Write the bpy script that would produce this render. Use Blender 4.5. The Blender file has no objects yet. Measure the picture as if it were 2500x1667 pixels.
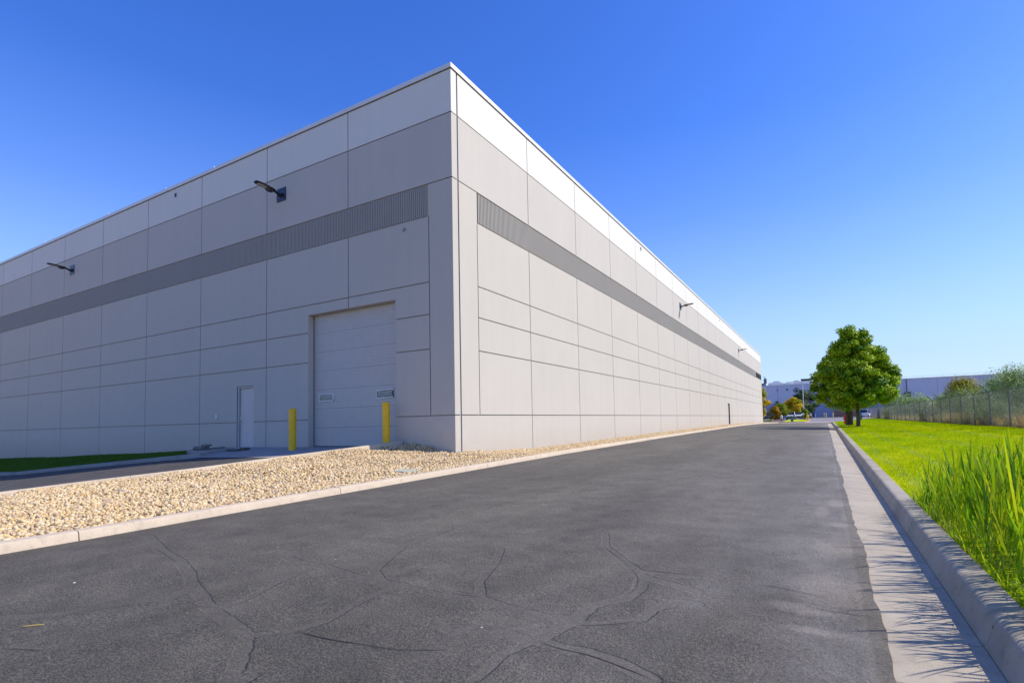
import bpy, math, random
import numpy as np
from mathutils import Vector, Matrix
rng = np.random.default_rng(11)
random.seed(5)
SC = bpy.context.scene
COL = SC.collection
R = math.radians

# ------------------------------------------------------------------ object helpers
def tag(o, label=None, cat=None, group=None, kind=None):
    if label: o['label'] = label
    if cat: o['category'] = cat
    if group: o['group'] = group
    if kind: o['kind'] = kind
    return o
def empty(name, loc, label, cat, group=None, rz=0.0):
    o = bpy.data.objects.new(name, None); COL.objects.link(o)
    o.location = loc; o.rotation_euler = (0, 0, rz); o.empty_display_size = 0.2
    return tag(o, label, cat, group)
def link(name, me, mats, parent=None, loc=None, smooth=False):
    o = bpy.data.objects.new(name, me); COL.objects.link(o)
    if not isinstance(mats, (list, tuple)): mats = [mats]
    for m in mats: me.materials.append(m)
    if smooth: me.polygons.foreach_set('use_smooth', [True] * len(me.polygons))
    if parent is not None: o.parent = parent
    if loc is not None: o.location = loc
    return o
def copy_tree(o, parent=None):
    c = o.copy(); COL.objects.link(c)
    if parent is not None: c.parent = parent
    for ch in list(o.children): copy_tree(ch, c)
    return c
def fast_mesh(name, V, F, rnd=None, mi=None):
    """V (n,3), F (m,k) uniform faces"""
    V = np.asarray(V, dtype=np.float32); F = np.asarray(F, dtype=np.int32)
    k = F.shape[1]; me = bpy.data.meshes.new(name)
    me.vertices.add(len(V)); me.vertices.foreach_set('co', V.ravel())
    me.loops.add(F.size); me.loops.foreach_set('vertex_index', F.ravel())
    me.polygons.add(len(F))
    me.polygons.foreach_set('loop_start', np.arange(0, F.size, k, dtype=np.int32))
    if mi is not None: me.polygons.foreach_set('material_index', np.asarray(mi, dtype=np.int32))
    if rnd is not None:
        a = me.attributes.new('rnd', 'FLOAT', 'POINT'); a.data.foreach_set('value', np.asarray(rnd, dtype=np.float32))
    me.update(calc_edges=True)
    return me

class MB:
    def __init__(s): s.v = []; s.f = []; s.m = []; s.cur = 0
    def add(s, vs, fs):
        n = len(s.v); s.v += [tuple(p) for p in vs]
        for f in fs: s.f.append(tuple(i + n for i in f)); s.m.append(s.cur)
        return s
    def quad(s, a, b, c, d): return s.add([a, b, c, d], [(0, 1, 2, 3)])
    def box(s, c, d, rz=0.0, M=None):
        x, y, z = d[0] / 2, d[1] / 2, d[2] / 2
        vs = [Vector((sx * x, sy * y, sz * z)) for sz in (-1, 1) for sy in (-1, 1) for sx in (-1, 1)]
        if M is not None: vs = [M @ p for p in vs]
        elif rz: vs = [Matrix.Rotation(rz, 3, 'Z') @ p for p in vs]
        vs = [p + Vector(c) for p in vs]
        return s.add(vs, [(0, 2, 3, 1), (4, 5, 7, 6), (0, 1, 5, 4), (2, 6, 7, 3), (0, 4, 6, 2), (1, 3, 7, 5)])
    def bar(s, p, q, w, h=None, n=4):
        return s.tube([p, q], [w / 2] * 2, n) if h is None else s._bar(p, q, w, h)
    def _bar(s, p, q, w, h):
        p, q = Vector(p), Vector(q); d = (q - p).normalized()
        up = Vector((0, 0, 1)) if abs(d.z) < .9 else Vector((1, 0, 0))
        a = d.cross(up).normalized() * w / 2; b = a.cross(d).normalized() * h / 2
        vs = [p - a - b, p + a - b, p + a + b, p - a + b, q - a - b, q + a - b, q + a + b, q - a + b]
        return s.add(vs, [(0, 3, 2, 1), (4, 5, 6, 7), (0, 1, 5, 4), (1, 2, 6, 5), (2, 3, 7, 6), (3, 0, 4, 7)])
    def tube(s, pts, rad, n=10, cap=True):
        pts = [Vector(p) for p in pts]; rings = []
        vs = []
        for i, p in enumerate(pts):
            d = (pts[min(i + 1, len(pts) - 1)] - pts[max(i - 1, 0)]).normalized()
            up = Vector((0, 0, 1)) if abs(d.z) < .95 else Vector((1, 0, 0))
            a = d.cross(up).normalized(); b = a.cross(d).normalized()
            for k in range(n):
                t = 2 * math.pi * (k + .5) / n
                vs.append(p + (a * math.cos(t) + b * math.sin(t)) * rad[i])
        fs = []
        for i in range(len(pts) - 1):
            for k in range(n):
                k2 = (k + 1) % n
                fs.append((i * n + k, (i + 1) * n + k, (i + 1) * n + k2, i * n + k2))
        if cap: fs.append(tuple(range(n))); fs.append(tuple(reversed(range((len(pts) - 1) * n, len(pts) * n))))
        return s.add(vs, fs)
    def cyl(s, c, r, h, n=20, r2=None):
        c = Vector(c); return s.tube([c, c + Vector((0, 0, h))], [r, r if r2 is None else r2], n)
    def build(s, name, mats, parent=None, bevel=0.0, smooth=False, seg=2):
        me = bpy.data.meshes.new(name); me.from_pydata([tuple(v) for v in s.v], [], s.f)
        me.polygons.foreach_set('material_index', s.m); me.update()
        o = link(name, me, mats, parent, smooth=smooth)
        if smooth:
            try: me.set_sharp_from_angle(angle=R(40))
            except Exception: pass
        if bevel:
            b = o.modifiers.new('bevel', 'BEVEL'); b.width = bevel; b.segments = seg; b.limit_method = 'ANGLE'; b.angle_limit = R(35)
        return o
def sheet(name, xs, ys, zf, mat, parent=None, mask=None, smooth=True):
    X, Y = np.meshgrid(xs, ys, indexing='ij'); Z = np.vectorize(zf)(X, Y)
    V = np.stack([X, Y, Z], -1).reshape(-1, 3); ny = len(ys)
    F = []
    for i in range(len(xs) - 1):
        for j in range(len(ys) - 1):
            if mask is None or mask((xs[i] + xs[i + 1]) / 2, (ys[j] + ys[j + 1]) / 2):
                F.append((i * ny + j, (i + 1) * ny + j, (i + 1) * ny + j + 1, i * ny + j + 1))
    return link(name, fast_mesh(name, V, F), mat, parent, smooth=smooth)

# ------------------------------------------------------------------ material helper
class NT:
    def __init__(s, name):
        s.m = bpy.data.materials.new(name); s.m.use_nodes = True
        s.t = s.m.node_tree; s.n = s.t.nodes; s.l = s.t.links
        s.b = s.n['Principled BSDF']; s.out = s.n['Material Output']
    def node(s, typ, ins=None, **kw):
        x = s.n.new(typ)
        for k, v in kw.items(): setattr(x, k, v)
        for k, v in (ins or {}).items(): s.put(x, k, v)
        return x
    def put(s, x, k, v):
        if isinstance(v, bpy.types.NodeSocket): s.l.new(v, x.inputs[k])
        else: x.inputs[k].default_value = v
    def coord(s): 
        if not hasattr(s, '_c'): s._c = s.node('ShaderNodeTexCoord').outputs['Object']
        return s._c
    def map(s, scale): return s.node('ShaderNodeMapping', {'Vector': s.coord(), 'Scale': scale}).outputs[0]
    def noise(s, scale, detail=4, rough=.55, vec=None, dist=0.0):
        return s.node('ShaderNodeTexNoise', {'Vector': vec or s.coord(), 'Scale': scale, 'Detail': detail, 'Roughness': rough, 'Distortion': dist}).outputs['Fac']
    def vor(s, scale, vec=None, feature='F1', out='Distance'):
        return s.node('ShaderNodeTexVoronoi', {'Vector': vec or s.coord(), 'Scale': scale}, feature=feature).outputs[out]
    def ramp(s, fac, stops):
        x = s.node('ShaderNodeValToRGB', {'Fac': fac}); e = x.color_ramp.elements
        while len(e) < len(stops): e.new(.5)
        for i, (p, c) in enumerate(stops):
            e[i].position = p; e[i].color = (c, c, c, 1) if isinstance(c, (int, float)) else (*c, 1)
        return x.outputs['Color']
    def mix(s, f, a, b, bt='MIX'):
        x = s.node('ShaderNodeMix', data_type='RGBA', blend_type=bt)
        for i, v in ((0, f), (6, a), (7, b)):
            if isinstance(v, bpy.types.NodeSocket): s.l.new(v, x.inputs[i])
            else: x.inputs[i].default_value = v if i == 0 or not isinstance(v, tuple) else (*v, 1) if len(v) == 3 else v
        return x.outputs[2]
    def math(s, op, a, b=0.0, c=0.0):
        x = s.node('ShaderNodeMath', operation=op)
        for i, v in enumerate((a, b, c)):
            if isinstance(v, bpy.types.NodeSocket): s.l.new(v, x.inputs[i])
            else: x.inputs[i].default_value = v
        return x.outputs[0]
    def bump(s, h, strength=.5, dist=.01, nrm=None):
        i = {'Height': h, 'Strength': strength, 'Distance': dist}
        if nrm: i['Normal'] = nrm
        return s.node('ShaderNodeBump', i).outputs[0]
    def attr(s, name='rnd'): return s.node('ShaderNodeAttribute', attribute_name=name).outputs['Fac']
    def done(s, color=None, rough=None, nrm=None, metal=None, spec=None):
        for k, v in (('Base Color', color), ('Roughness', rough), ('Normal', nrm), ('Metallic', metal), ('Specular IOR Level', spec)):
            if v is None: continue
            if k == 'Base Color' and isinstance(v, tuple): v = (*v[:3], 1)
            s.put(s.b, k, v)
        return s.m
def plain(name, c, rough=.6, metal=0.0, var=.12, scale=8.0, bump=0.0):
    s = NT(name); n = s.noise(scale)
    lo = tuple(v * (1 - var) for v in c); hi = tuple(min(1, v * (1 + var)) for v in c)
    col = s.ramp(n, [(.3, lo), (.7, hi)])
    return s.done(col, rough, s.bump(s.noise(scale * 12), bump, .003) if bump else None, metal)

def wall_paint(name, c, var=.03):
    s = NT(name)
    big = s.noise(.5, 5, .6); streak = s.noise(1.0, 4, .6, s.map((3.0, 3.0, .22))); fine = s.noise(90, 3, .6)
    a = s.ramp(big, [(.25, tuple(v * (1 - var) for v in c)), (.75, tuple(v * (1 + var * .6) for v in c))])
    d = s.ramp(streak, [(.25, .97), (.6, 1.0)])
    col = s.mix(1.0, a, d, 'MULTIPLY')
    col = s.mix(1.0, col, s.ramp(fine, [(.3, .975), (.7, 1.02)]), 'MULTIPLY')
    if name.startswith('paint'):
        sz = s.node('ShaderNodeSeparateXYZ', {0: s.coord()}).outputs[2]
        splash = s.node('ShaderNodeMapRange', {0: s.math('ADD', sz, s.math('MULTIPLY', s.noise(2.2, 5, .7), .9)), 1: .15, 2: -.75, 3: 0.0, 4: .30}).outputs[0]
        col = s.mix(splash, col, (.36, .30, .22))
    pits = s.noise(38, 2, .5)
    n1 = s.bump(s.math('ADD', fine, s.math('MULTIPLY', pits, 1.4)), .35, .0025)
    return s.done(col, .78, s.bump(big, .25, .02, n1), None, .25)
def leaf_mat(name, cols, trans=.35, rough=.5, gloss=.25):
    s = NT(name); r = s.attr()
    n = len(cols); col = s.ramp(r, [((i + .5) / n, c) for i, c in enumerate(cols)])
    col = s.mix(1.0, col, s.ramp(s.noise(1.1, 2), [(.3, .82), (.7, 1.15)]), 'MULTIPLY')
    s.done(col, rough, None, None, gloss)
    tr = s.node('ShaderNodeBsdfTranslucent', {'Color': s.mix(1.0, col, (1.0, 1.0, .45), 'MULTIPLY')})
    mx = s.node('ShaderNodeMixShader', {0: trans}); s.l.new(s.b.outputs[0], mx.inputs[1]); s.l.new(tr.outputs[0], mx.inputs[2])
    s.l.new(mx.outputs[0], s.out.inputs['Surface']); return s.m

M = {}
M['white'] = wall_paint('paint_white', (.715, .70, .63))
M['grey'] = wall_paint('paint_light_grey', (.535, .50, .44))
M['light'] = wall_paint('paint_pale_grey', (.53, .495, .425))
M['rib'] = wall_paint('paint_ribbed_grey', (.385, .365, .325))
M['coping'] = plain('coping_metal', (.72, .71, .67), .45, .1, .05, 2.0)
M['groove'] = plain('joint_recess_shade', (.34, .32, .29), .85, 0, .08, 4)  # darker than the panels, paints the shade inside the joint recesses
M['seal'] = plain('joint_sealant', (.30, .29, .29), .7, 0, .1, 6)
M['entry'] = plain('entry_door_paint', (.52, .49, .46), .45, 0, .05, 3.0)
M['door'] = plain('door_paint', (.50, .47, .42), .5, 0, .03, 3.0, .02)
M['shadow_gasket'] = plain('black_gasket', (.02, .02, .022), .7)
M['steel'] = plain('brushed_steel', (.45, .45, .45), .35, .8)
M['black'] = plain('black_powder_coat', (.012, .013, .016), .4)
M['plate'] = plain('dark_blue_plate', (.010, .016, .04), .4)
M['lens'] = plain('lamp_lens', (.45, .44, .33), .3)
M['yellow'] = plain('safety_yellow', (.86, .50, .004), .42, 0, .12, 5.0, .15)
M['rear_wall'] = wall_paint('rear_building_paint', (.60, .60, .68), .05)
M['rear_band'] = wall_paint('rear_building_band', (.34, .37, .50), .05)
M['brown'] = plain('brown_block', (.26, .16, .13), .85, 0, .12, 2)
M['galv'] = plain('galvanised_steel', (.11, .125, .125), .5, .4)
M['wire'] = plain('fence_wire', (.20, .215, .215), .55, .4)
M['bark'] = plain('bark', (.10, .075, .055), .9, 0, .35, 7, .8)
M['red'] = plain('hydrant_red', (.42, .015, .01), .4)
M['glass'] = None
def glass(name, c=(.04, .06, .08)):
    s = NT(name); return s.done(s.ramp(s.noise(1.2), [(.3, tuple(v * .3 for v in c)), (.7, tuple(v * .8 for v in c))]), .15, None, 0.0, .5)
M['glass'] = glass('window_glass'); M['frost'] = plain('clouded_pane', (.16, .20, .18), .2, 0, .35, 9)

def asphalt(name, base=.085, near=False, tint=(1.0, .97, .955), dusty=False):
    s = NT(name)
    big = s.noise(.55, 5, .6, s.map((1.6, .45, 1))); med = s.noise(3.5, 5, .62); grain = s.noise(95, 3, .8); st = s.vor(70)
    c0 = tuple(base * t for t in tint)
    col = s.ramp(big, [(.28, tuple(v * .78 for v in c0)), (.5, c0), (.75, tuple(v * 1.28 for v in c0))])
    col = s.mix(1.0, col, s.ramp(med, [(.25, .80), (.5, 1.0), (.8, 1.16)]), 'MULTIPLY')
    col = s.mix(1.0, col, s.ramp(grain, [(.32, .30), (.5, .95), (.68, 2.1)]), 'MULTIPLY')
    chips = s.ramp(s.vor(48, out='Color'), [(.955, 0.0), (.975, 1.0)])
    col = s.mix(s.math('MULTIPLY', chips, .25), col, (.30, .29, .27))
    seal = None
    if dusty:
        at = s.math('ADD', s.attr('seal'), s.math('MULTIPLY', s.math('SUBTRACT', s.noise(13, 4, .65), .5), .75))
        seal = s.node('ShaderNodeMapRange', {0: at, 1: .38, 2: .55, 3: 0.0, 4: .9}).outputs[0]
        smooth_c = s.mix(1.0, (.073, .0665, .0525), s.ramp(s.noise(5, 4), [(.3, .88), (.7, 1.1)]), 'MULTIPLY')
        col = s.mix(s.math('MULTIPLY', seal, .45), col, smooth_c)
        rim = s.node('ShaderNodeMapRange', {0: s.math('ABSOLUTE', s.math('SUBTRACT', at, .42)), 1: .07, 2: .0, 3: 0.0, 4: .34}).outputs[0]
        col = s.mix(s.math('MULTIPLY', rim, s.ramp(s.noise(3, 2), [(.4, 0.0), (.6, 1.0)])), col, (.03, .029, .028))
        sx = s.node('ShaderNodeSeparateXYZ', {0: s.coord()}).outputs
        ex = s.node('ShaderNodeMapRange', {0: sx[0], 1: 5.6, 2: 9.0, 3: 0.0, 4: 1.0}, interpolation_type='SMOOTHSTEP').outputs[0]
        ex2 = s.node('ShaderNodeMapRange', {0: sx[0], 1: 8.1, 2: 8.95, 3: 0.0, 4: 1.0}, interpolation_type='SMOOTHSTEP').outputs[0]
        ex = s.math('ADD', s.math('MULTIPLY', ex, .5), s.math('MULTIPLY', ex2, .7))
        wear = s.math('MULTIPLY', ex, s.ramp(s.noise(.9, 6, .7, s.map((1.3, .5, 1)), .6), [(.38, .25), (.62, 1.0)]))
        col = s.mix(s.math('MULTIPLY', wear, .75), col, (.215, .20, .18))
        dm = s.math('ADD', s.attr('dust'), s.math('MULTIPLY', s.math('SUBTRACT', s.noise(5, 6, .75), .5), 1.1))
        dm = s.node('ShaderNodeMapRange', {0: dm, 1: .28, 2: .85, 3: 0.0, 4: .6}).outputs[0]
        col = s.mix(dm, col, (.29, .26, .215))
        lip = s.node('ShaderNodeMapRange', {0: s.math('ADD', sx[0], s.math('MULTIPLY', s.noise(4, 4), .04)), 1: 8.955, 2: 8.975, 3: 0.0, 4: .38}).outputs[0]
        col = s.mix(lip, col, (.075, .07, .066))
        lx = s.node('ShaderNodeMapRange', {0: sx[0], 1: 3.2, 2: 1.9, 3: 0.0, 4: .35}).outputs[0]
        col = s.mix(lx, col, (.075, .064, .056))
    g2 = s.noise(42, 5, .75)
    h = s.math('ADD', s.math('ADD', s.math('MULTIPLY', st, -.35), s.math('MULTIPLY', grain, 1.5)), s.math('MULTIPLY', g2, 1.6))
    col = s.mix(1.0, col, s.ramp(g2, [(.32, .72), (.5, 1.0), (.68, 1.3)]), 'MULTIPLY')
    mask = s.ramp(s.noise(1.7, 4, .6), [(.35, .35), (.6, 1.0)])
    if seal is not None: mask = s.math('MULTIPLY', mask, s.math('SUBTRACT', 1.0, s.math('MULTIPLY', seal, .85)))
    n1 = s.bump(s.math('MULTIPLY', h, mask), 1.0, .010)
    n2 = s.bump(s.noise(7, 4, .6), .35, .02, n1)
    return s.done(col, .85, n2, None, .35)
M['asphalt'] = asphalt('asphalt', .110, True, tint=(1.0, .91, .70), dusty=True)
M['asphalt_new'] = asphalt('asphalt_driveway', .075, tint=(1.0, .93, .87))
M['asphalt_far'] = asphalt('asphalt_pale', .21, tint=(1.0, .95, .95))
def sealant():
    s = NT('crack_sealer'); med = s.noise(6, 4, .6); g = s.noise(140, 3, .7)
    col = s.ramp(med, [(.3, (.088, .083, .079)), (.7, (.108, .102, .097))])
    col = s.mix(1.0, col, s.ramp(g, [(.3, .75), (.7, 1.25)]), 'MULTIPLY')
    return s.done(col, .74, s.bump(s.math('ADD', g, s.math('MULTIPLY', med, 3)), .35, .004), None, .4)
M['sealant'] = sealant()
M['crack'] = plain('open_crack', (.03, .028, .026), .95)
def concrete(name, c=(.47, .43, .38), stain=.22):
    s = NT(name); big = s.noise(1.3, 6, .65); med = s.noise(9, 6, .7); fine = s.noise(160, 3, .7)
    col = s.ramp(big, [(.25, tuple(v * (1 - stain) for v in c)), (.55, c), (.8, tuple(v * 1.1 for v in c))])
    col = s.mix(1.0, col, s.ramp(med, [(.28, .72), (.45, .97), (.75, 1.06)]), 'MULTIPLY')
    col = s.mix(1.0, col, s.ramp(fine, [(.3, .86), (.7, 1.1)]), 'MULTIPLY')
    pits = s.ramp(s.vor(30), [(.05, 0.0), (.13, 1.0)])
    h = s.math('ADD', fine, s.math('MULTIPLY', s.math('ADD', pits, med), 1.0))
    return s.done(col, .85, s.bump(h, .5, .004), None, .3)
M['concrete'] = concrete('kerb_concrete', (.39, .345, .265), .32); M['gutter'] = concrete('gutter_concrete', (.43, .375, .285), .22)
M['concrete_l'] = concrete('left_kerb_concrete', (.56, .465, .335), .14)
M['concrete_d'] = concrete('apron_concrete', (.36, .34, .31), .25)
M['concrete_far'] = concrete('far_concrete', (.42, .37, .32), .1)
M['dirt'] = plain('dirt', (.17, .13, .085), .95, 0, .3, 2.5, .6)
M['dryfield'] = plain('dry_field', (.30, .22, .11), .95, 0, .35, .8, .6)
M['mulch'] = plain('mulch', (.13, .085, .06), .95, 0, .4, 5, .8)
M['gravelbed'] = plain('gravel_bed', (.30, .23, .15), .95, 0, .35, 25, .8)
def stone_mat():
    s = NT('crushed_stone'); r = s.attr()
    col = s.ramp(r, [(.0, (.56, .41, .19)), (.22, (.66, .50, .25)), (.45, (.70, .55, .31)), (.62, (.50, .35, .21)), (.76, (.76, .63, .41)), (.86, (.30, .21, .13)), (.95, (.55, .32, .09)), (1.0, (.50, .45, .40))])
    col = s.mix(1.0, col, s.ramp(s.noise(40, 3), [(.3, .85), (.7, 1.12)]), 'MULTIPLY')
    return s.done(col, .8, s.bump(s.noise(90, 3), .4, .004), None, .3)
M['stone'] = stone_mat()
def lawn_col(s, a, b, c, stripes):
    col = s.ramp(s.noise(.55, 7, .68, s.map((1, .45, 1)), .4), [(.30, a), (.48, b), (.70, c)])
    col = s.mix(s.ramp(s.noise(.9, 6, .7, s.map((.8, .5, 1)), .5), [(.56, 0.0), (.70, .55)]), col, (c[0] * 1.02, c[1] * .80, .045))
    if stripes:
        x = s.node('ShaderNodeSeparateXYZ', {0: s.coord()}).outputs[0]
        w = s.math('ADD', x, s.math('MULTIPLY', s.noise(.5), .5)); m = None
        for x0, ww in ((10.25, .16), (11.05, .13), (12.6, .2), (14.3, .2)):
            d = s.math('ABSOLUTE', s.math('SUBTRACT', w, x0))
            k = s.node('ShaderNodeMapRange', {0: d, 1: ww, 2: .0, 3: 0.0, 4: 1.0}).outputs[0]
            m = k if m is None else s.math('MAXIMUM', m, k)
        m = s.math('MULTIPLY', m, s.ramp(s.noise(1.5, 6, .8), [(.42, .0), (.66, .85)]))
        col = s.mix(m, col, (.32, .38, .14))
    return col
def lawn_mat(name, a, b, c, stripes=False):
    s = NT(name); col = lawn_col(s, a, b, c, stripes)
    col = s.mix(1.0, col, s.ramp(s.noise(28, 4, .7), [(.3, .55), (.7, 1.2)]), 'MULTIPLY')
    return s.done(col, 1.0, s.bump(s.noise(70, 3, .7), .8, .02), None, .03)
def lawn_blade(name, a, b, c):
    s = NT(name); col = lawn_col(s, a, b, c, True)
    col = s.mix(1.0, col, s.ramp(s.attr(), [(0.0, .5), (.6, 1.0), (1.0, 1.5)]), 'MULTIPLY')
    s.done(col, .8, None, None, .05)
    tr = s.node('ShaderNodeBsdfTranslucent', {'Color': s.mix(1.0, col, (1.0, 1.0, .5), 'MULTIPLY')})
    mx = s.node('ShaderNodeMixShader', {0: .4}); s.l.new(s.b.outputs[0], mx.inputs[1]); s.l.new(tr.outputs[0], mx.inputs[2])
    s.l.new(mx.outputs[0], s.out.inputs['Surface']); return s.m
LA, LB, LC = (.22, .37, .002), (.39, .51, .002), (.54, .59, .004)
M['lawn'] = lawn_mat('lawn_turf', LA, LB, LC, True)
M['lawn_shade'] = lawn_mat('verge_turf_shaded', (.05, .12, .012), (.08, .17, .014), (.10, .20, .02))  # shaded copy of the turf, the wall's shade darkens its colour
M['blade'] = lawn_blade('lawn_blade', LA, LB, LC)
M['blade_shade'] = leaf_mat('verge_blade_shaded', [(.05, .13, .01), (.08, .18, .012), (.11, .22, .02)], .35)  # blade greens darkened too, with the wall's shade painted in
M['reed'] = leaf_mat('tall_grass_blade', [(.11, .26, .008), (.24, .44, .008), (.38, .56, .010), (.52, .58, .015)], .5, .45, .35)
M['reed_dry'] = leaf_mat('tall_grass_dry', [(.36, .26, .07), (.30, .22, .09), (.16, .2, .03)], .3)
M['maple'] = leaf_mat('maple_leaf', [(.06, .17, .005), (.14, .32, .006), (.28, .48, .006), (.50, .60, .008), (.18, .38, .006), (.52, .60, .012)], .38, .45, .35)
M['autumn'] = leaf_mat('autumn_leaf', [(.22, .30, .01), (.40, .42, .01), (.62, .50, .01), (.75, .44, .015), (.72, .60, .02)], .4)
M['rust_leaf'] = leaf_mat('rust_leaf', [(.24, .24, .02), (.40, .30, .02), (.58, .30, .02), (.30, .20, .02)], .4)
M['green_leaf'] = leaf_mat('green_leaf', [(.16, .24, .01), (.28, .36, .01), (.22, .30, .01), (.44, .46, .02)], .4)
M['dark_leaf'] = leaf_mat('dark_leaf', [(.02, .05, .02), (.05, .11, .03), (.12, .20, .06), (.24, .30, .12)], .25)
M['silver_leaf'] = leaf_mat('silver_leaf', [(.12, .24, .05), (.20, .34, .09), (.32, .46, .15), (.54, .62, .36), (.09, .18, .04)], .3)
M['bright_leaf'] = leaf_mat('bright_leaf', [(.34, .50, .02), (.46, .60, .02), (.26, .40, .02)], .4)
M['straw'] = leaf_mat('straw', [(.42, .30, .12), (.52, .40, .18), (.34, .24, .09), (.45, .27, .12)], .3)
M['pale_weed'] = leaf_mat('pale_weed', [(.28, .28, .12), (.40, .40, .20), (.20, .24, .08)], .3)
SKY_AIR, SKY_DUST, SKY_OZ, SKY_SAT, SKY_HUE, SKY_STR, SKY_VAL, SUN_E, EXPO = 1.15, .8, 4.5, 1.27, .520, .15, 1.38, 4.3, .31
# ------------------------------------------------------------------ levels of the place (metres; building corner at x=0 y=0)
def ip(v, xs, ys): return float(np.interp(v, xs, ys))
def z_left(y): return ip(y, [-14, -8.3, -5, -.9, 3, 12, 38, 57, 66], [-1.45, -1.4, -1.35, -1.29, -1.235, -1.16, -1.02, -1.04, -1.09])
def z_right(y): return ip(y, [-14, -8, 0, 10, 34, 66, 80], [-1.53, -1.5, -1.46, -1.4, -1.25, -1.15, -1.12])
def z_road(x, y):
    t = min(max((x - 1.75) / 7.3, -.3), 1.0)
    return z_left(y) + (z_right(y) - z_left(y)) * t
def z_far(x, y): return ip(y, [60, 66, 140, 400], [-1.13, -1.1, -.66, -.6])
def z_fence(y): return ip(y, [-20, 0, 20, 40, 66, 105], [-1.1, -1.05, -1.03, -1.03, -1.0, -.9])
def z_lawn(x, y):
    t = min(max((x - 9.7) / 6.9, 0), 1.2); a = z_right(y) + .135
    return a + (z_fence(y) - a) * t
def z_drive(x, y):
    g = ip(x, [-40, -20, -13, -7, -3.7, 0], [-1.4, -.84, -.405, -.033, 0, .037])
    return -1.02 + g + .07 * (y + 2.8)
def z_wall_left(x): return ip(x, [-60, -28.6, -24.5, -20.5, -16.4, -12.2, -9.4, -5.8, -2.2, -1.9, -.9, -.4, 0], [-2.3, -1.47, -1.40, -1.25, -1.16, -1.01, -.91, -.86, -.80, -.76, -.85, -.95, -1.03])
def z_wall_right(y): return ip(y, [0, 4, 7.6, 11.5, 19, 44, 58, 77], [-1.03, -1.14, -1.12, -1.09, -1.03, -.93, -.98, -1.06])
def sun_pt(): pass
# big ground sheet, kept below everything laid on it
def z_ground(x, y):
    if y >= 138: return -.68 - .0002 * max(0, y - 300)
    if x >= 16.8: return z_fence(y) - .02 + (.35 * min(1, (x - 16.8) / 60) if y < 120 else 0)
    if y > 66: return z_far(x, y) - .06
    if y < -13.5: return -1.62
    return -2.15
gx = np.concatenate([np.linspace(-6000, -120, 16), np.linspace(-100, 16, 30), [16.75], np.linspace(16.85, 70, 25), np.linspace(90, 6000, 16)])
gy = np.concatenate([np.linspace(-3000, -40, 10), np.linspace(-30, 60, 40), [65.9], np.linspace(66.1, 140, 25), np.linspace(150, 9000, 18)])
tag(sheet('ground', gx, gy, z_ground, M['dryfield']), kind='structure')

polysheet_later = True
# road
ye = np.concatenate([np.arange(-14, 2, .25), np.arange(2, 64.6, 1.0)])
E_RAND = random.Random(3)
def edge_wobble(y): return .012 * math.sin(y * .9) + .010 * math.sin(y * 2.3 + 1 + math.sin(y)) + .004 * math.sin(y * 17.1 + 2) + .005 * math.sin(y * 9.3 + 2 * math.sin(y * 3))
BANDS= [[(2.03, -8.03), (2.25, -7.98), (3.02, -8.22), (3.65, -8.36), (4.1, -8.51), (4.44, -8.66), (4.72, -8.75), (5.12, -8.89), (5.46, -8.96), (5.77, -9.03), (6.04, -9.24), (6.19, -9.37)], [(4.56, -8.71), (4.63, -8.88), (4.43, -9.14), (4.3, -9.39), (4.05, -9.58)], [(5.77, -9.03), (5.96, -8.86), (6.0, -8.69), (5.94, -8.42), (5.9, -8.15), (6.04, -7.99), (6.43, -8.03)], [(4.43, -7.87), (4.67, -7.93), (5.01, -7.92), (5.44, -7.99), (5.74, -8.0), (5.95, -7.99)], [(5.74, -8.0), (5.45, -7.81), (5.1, -7.13), (5.05, -6.35)], [(5.12, -8.89), (5.18, -8.74), (5.01, -8.35), (4.91, -7.95)], [(6.38, -7.97), (6.65, -7.97), (6.92, -8.02), (7.19, -8.05), (7.38, -8.0), (7.33, -8.27), (7.29, -8.37), (7.0, -8.35), (6.77, -8.44)], [(7.41, -8.06), (7.6, -7.95), (7.73, -7.84), (7.76, -7.62), (7.7, -7.51)], [(6.69, -5.84), (6.9, -6.33), (7.3, -6.8), (7.42, -6.91), (7.86, -6.87)], [(7.3, -6.8), (7.49, -7.06), (7.55, -7.29), (7.53, -7.54), (7.38, -7.74), (7.38, -7.98)], [(6.65, -7.97), (6.42, -7.67), (6.26, -7.24), (6.03, -6.8)], [(7.32, -8.35), (7.47, -8.37), (7.63, -8.36), (7.81, -8.39), (8.01, -8.48)], [(7.48, -7.02), (7.93, -7.18)], [(7.29, -8.37), (7.23, -8.59), (7.26, -8.84)], [(7.75, -7.62), (7.88, -7.43), (7.98, -7.43)]]
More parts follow.
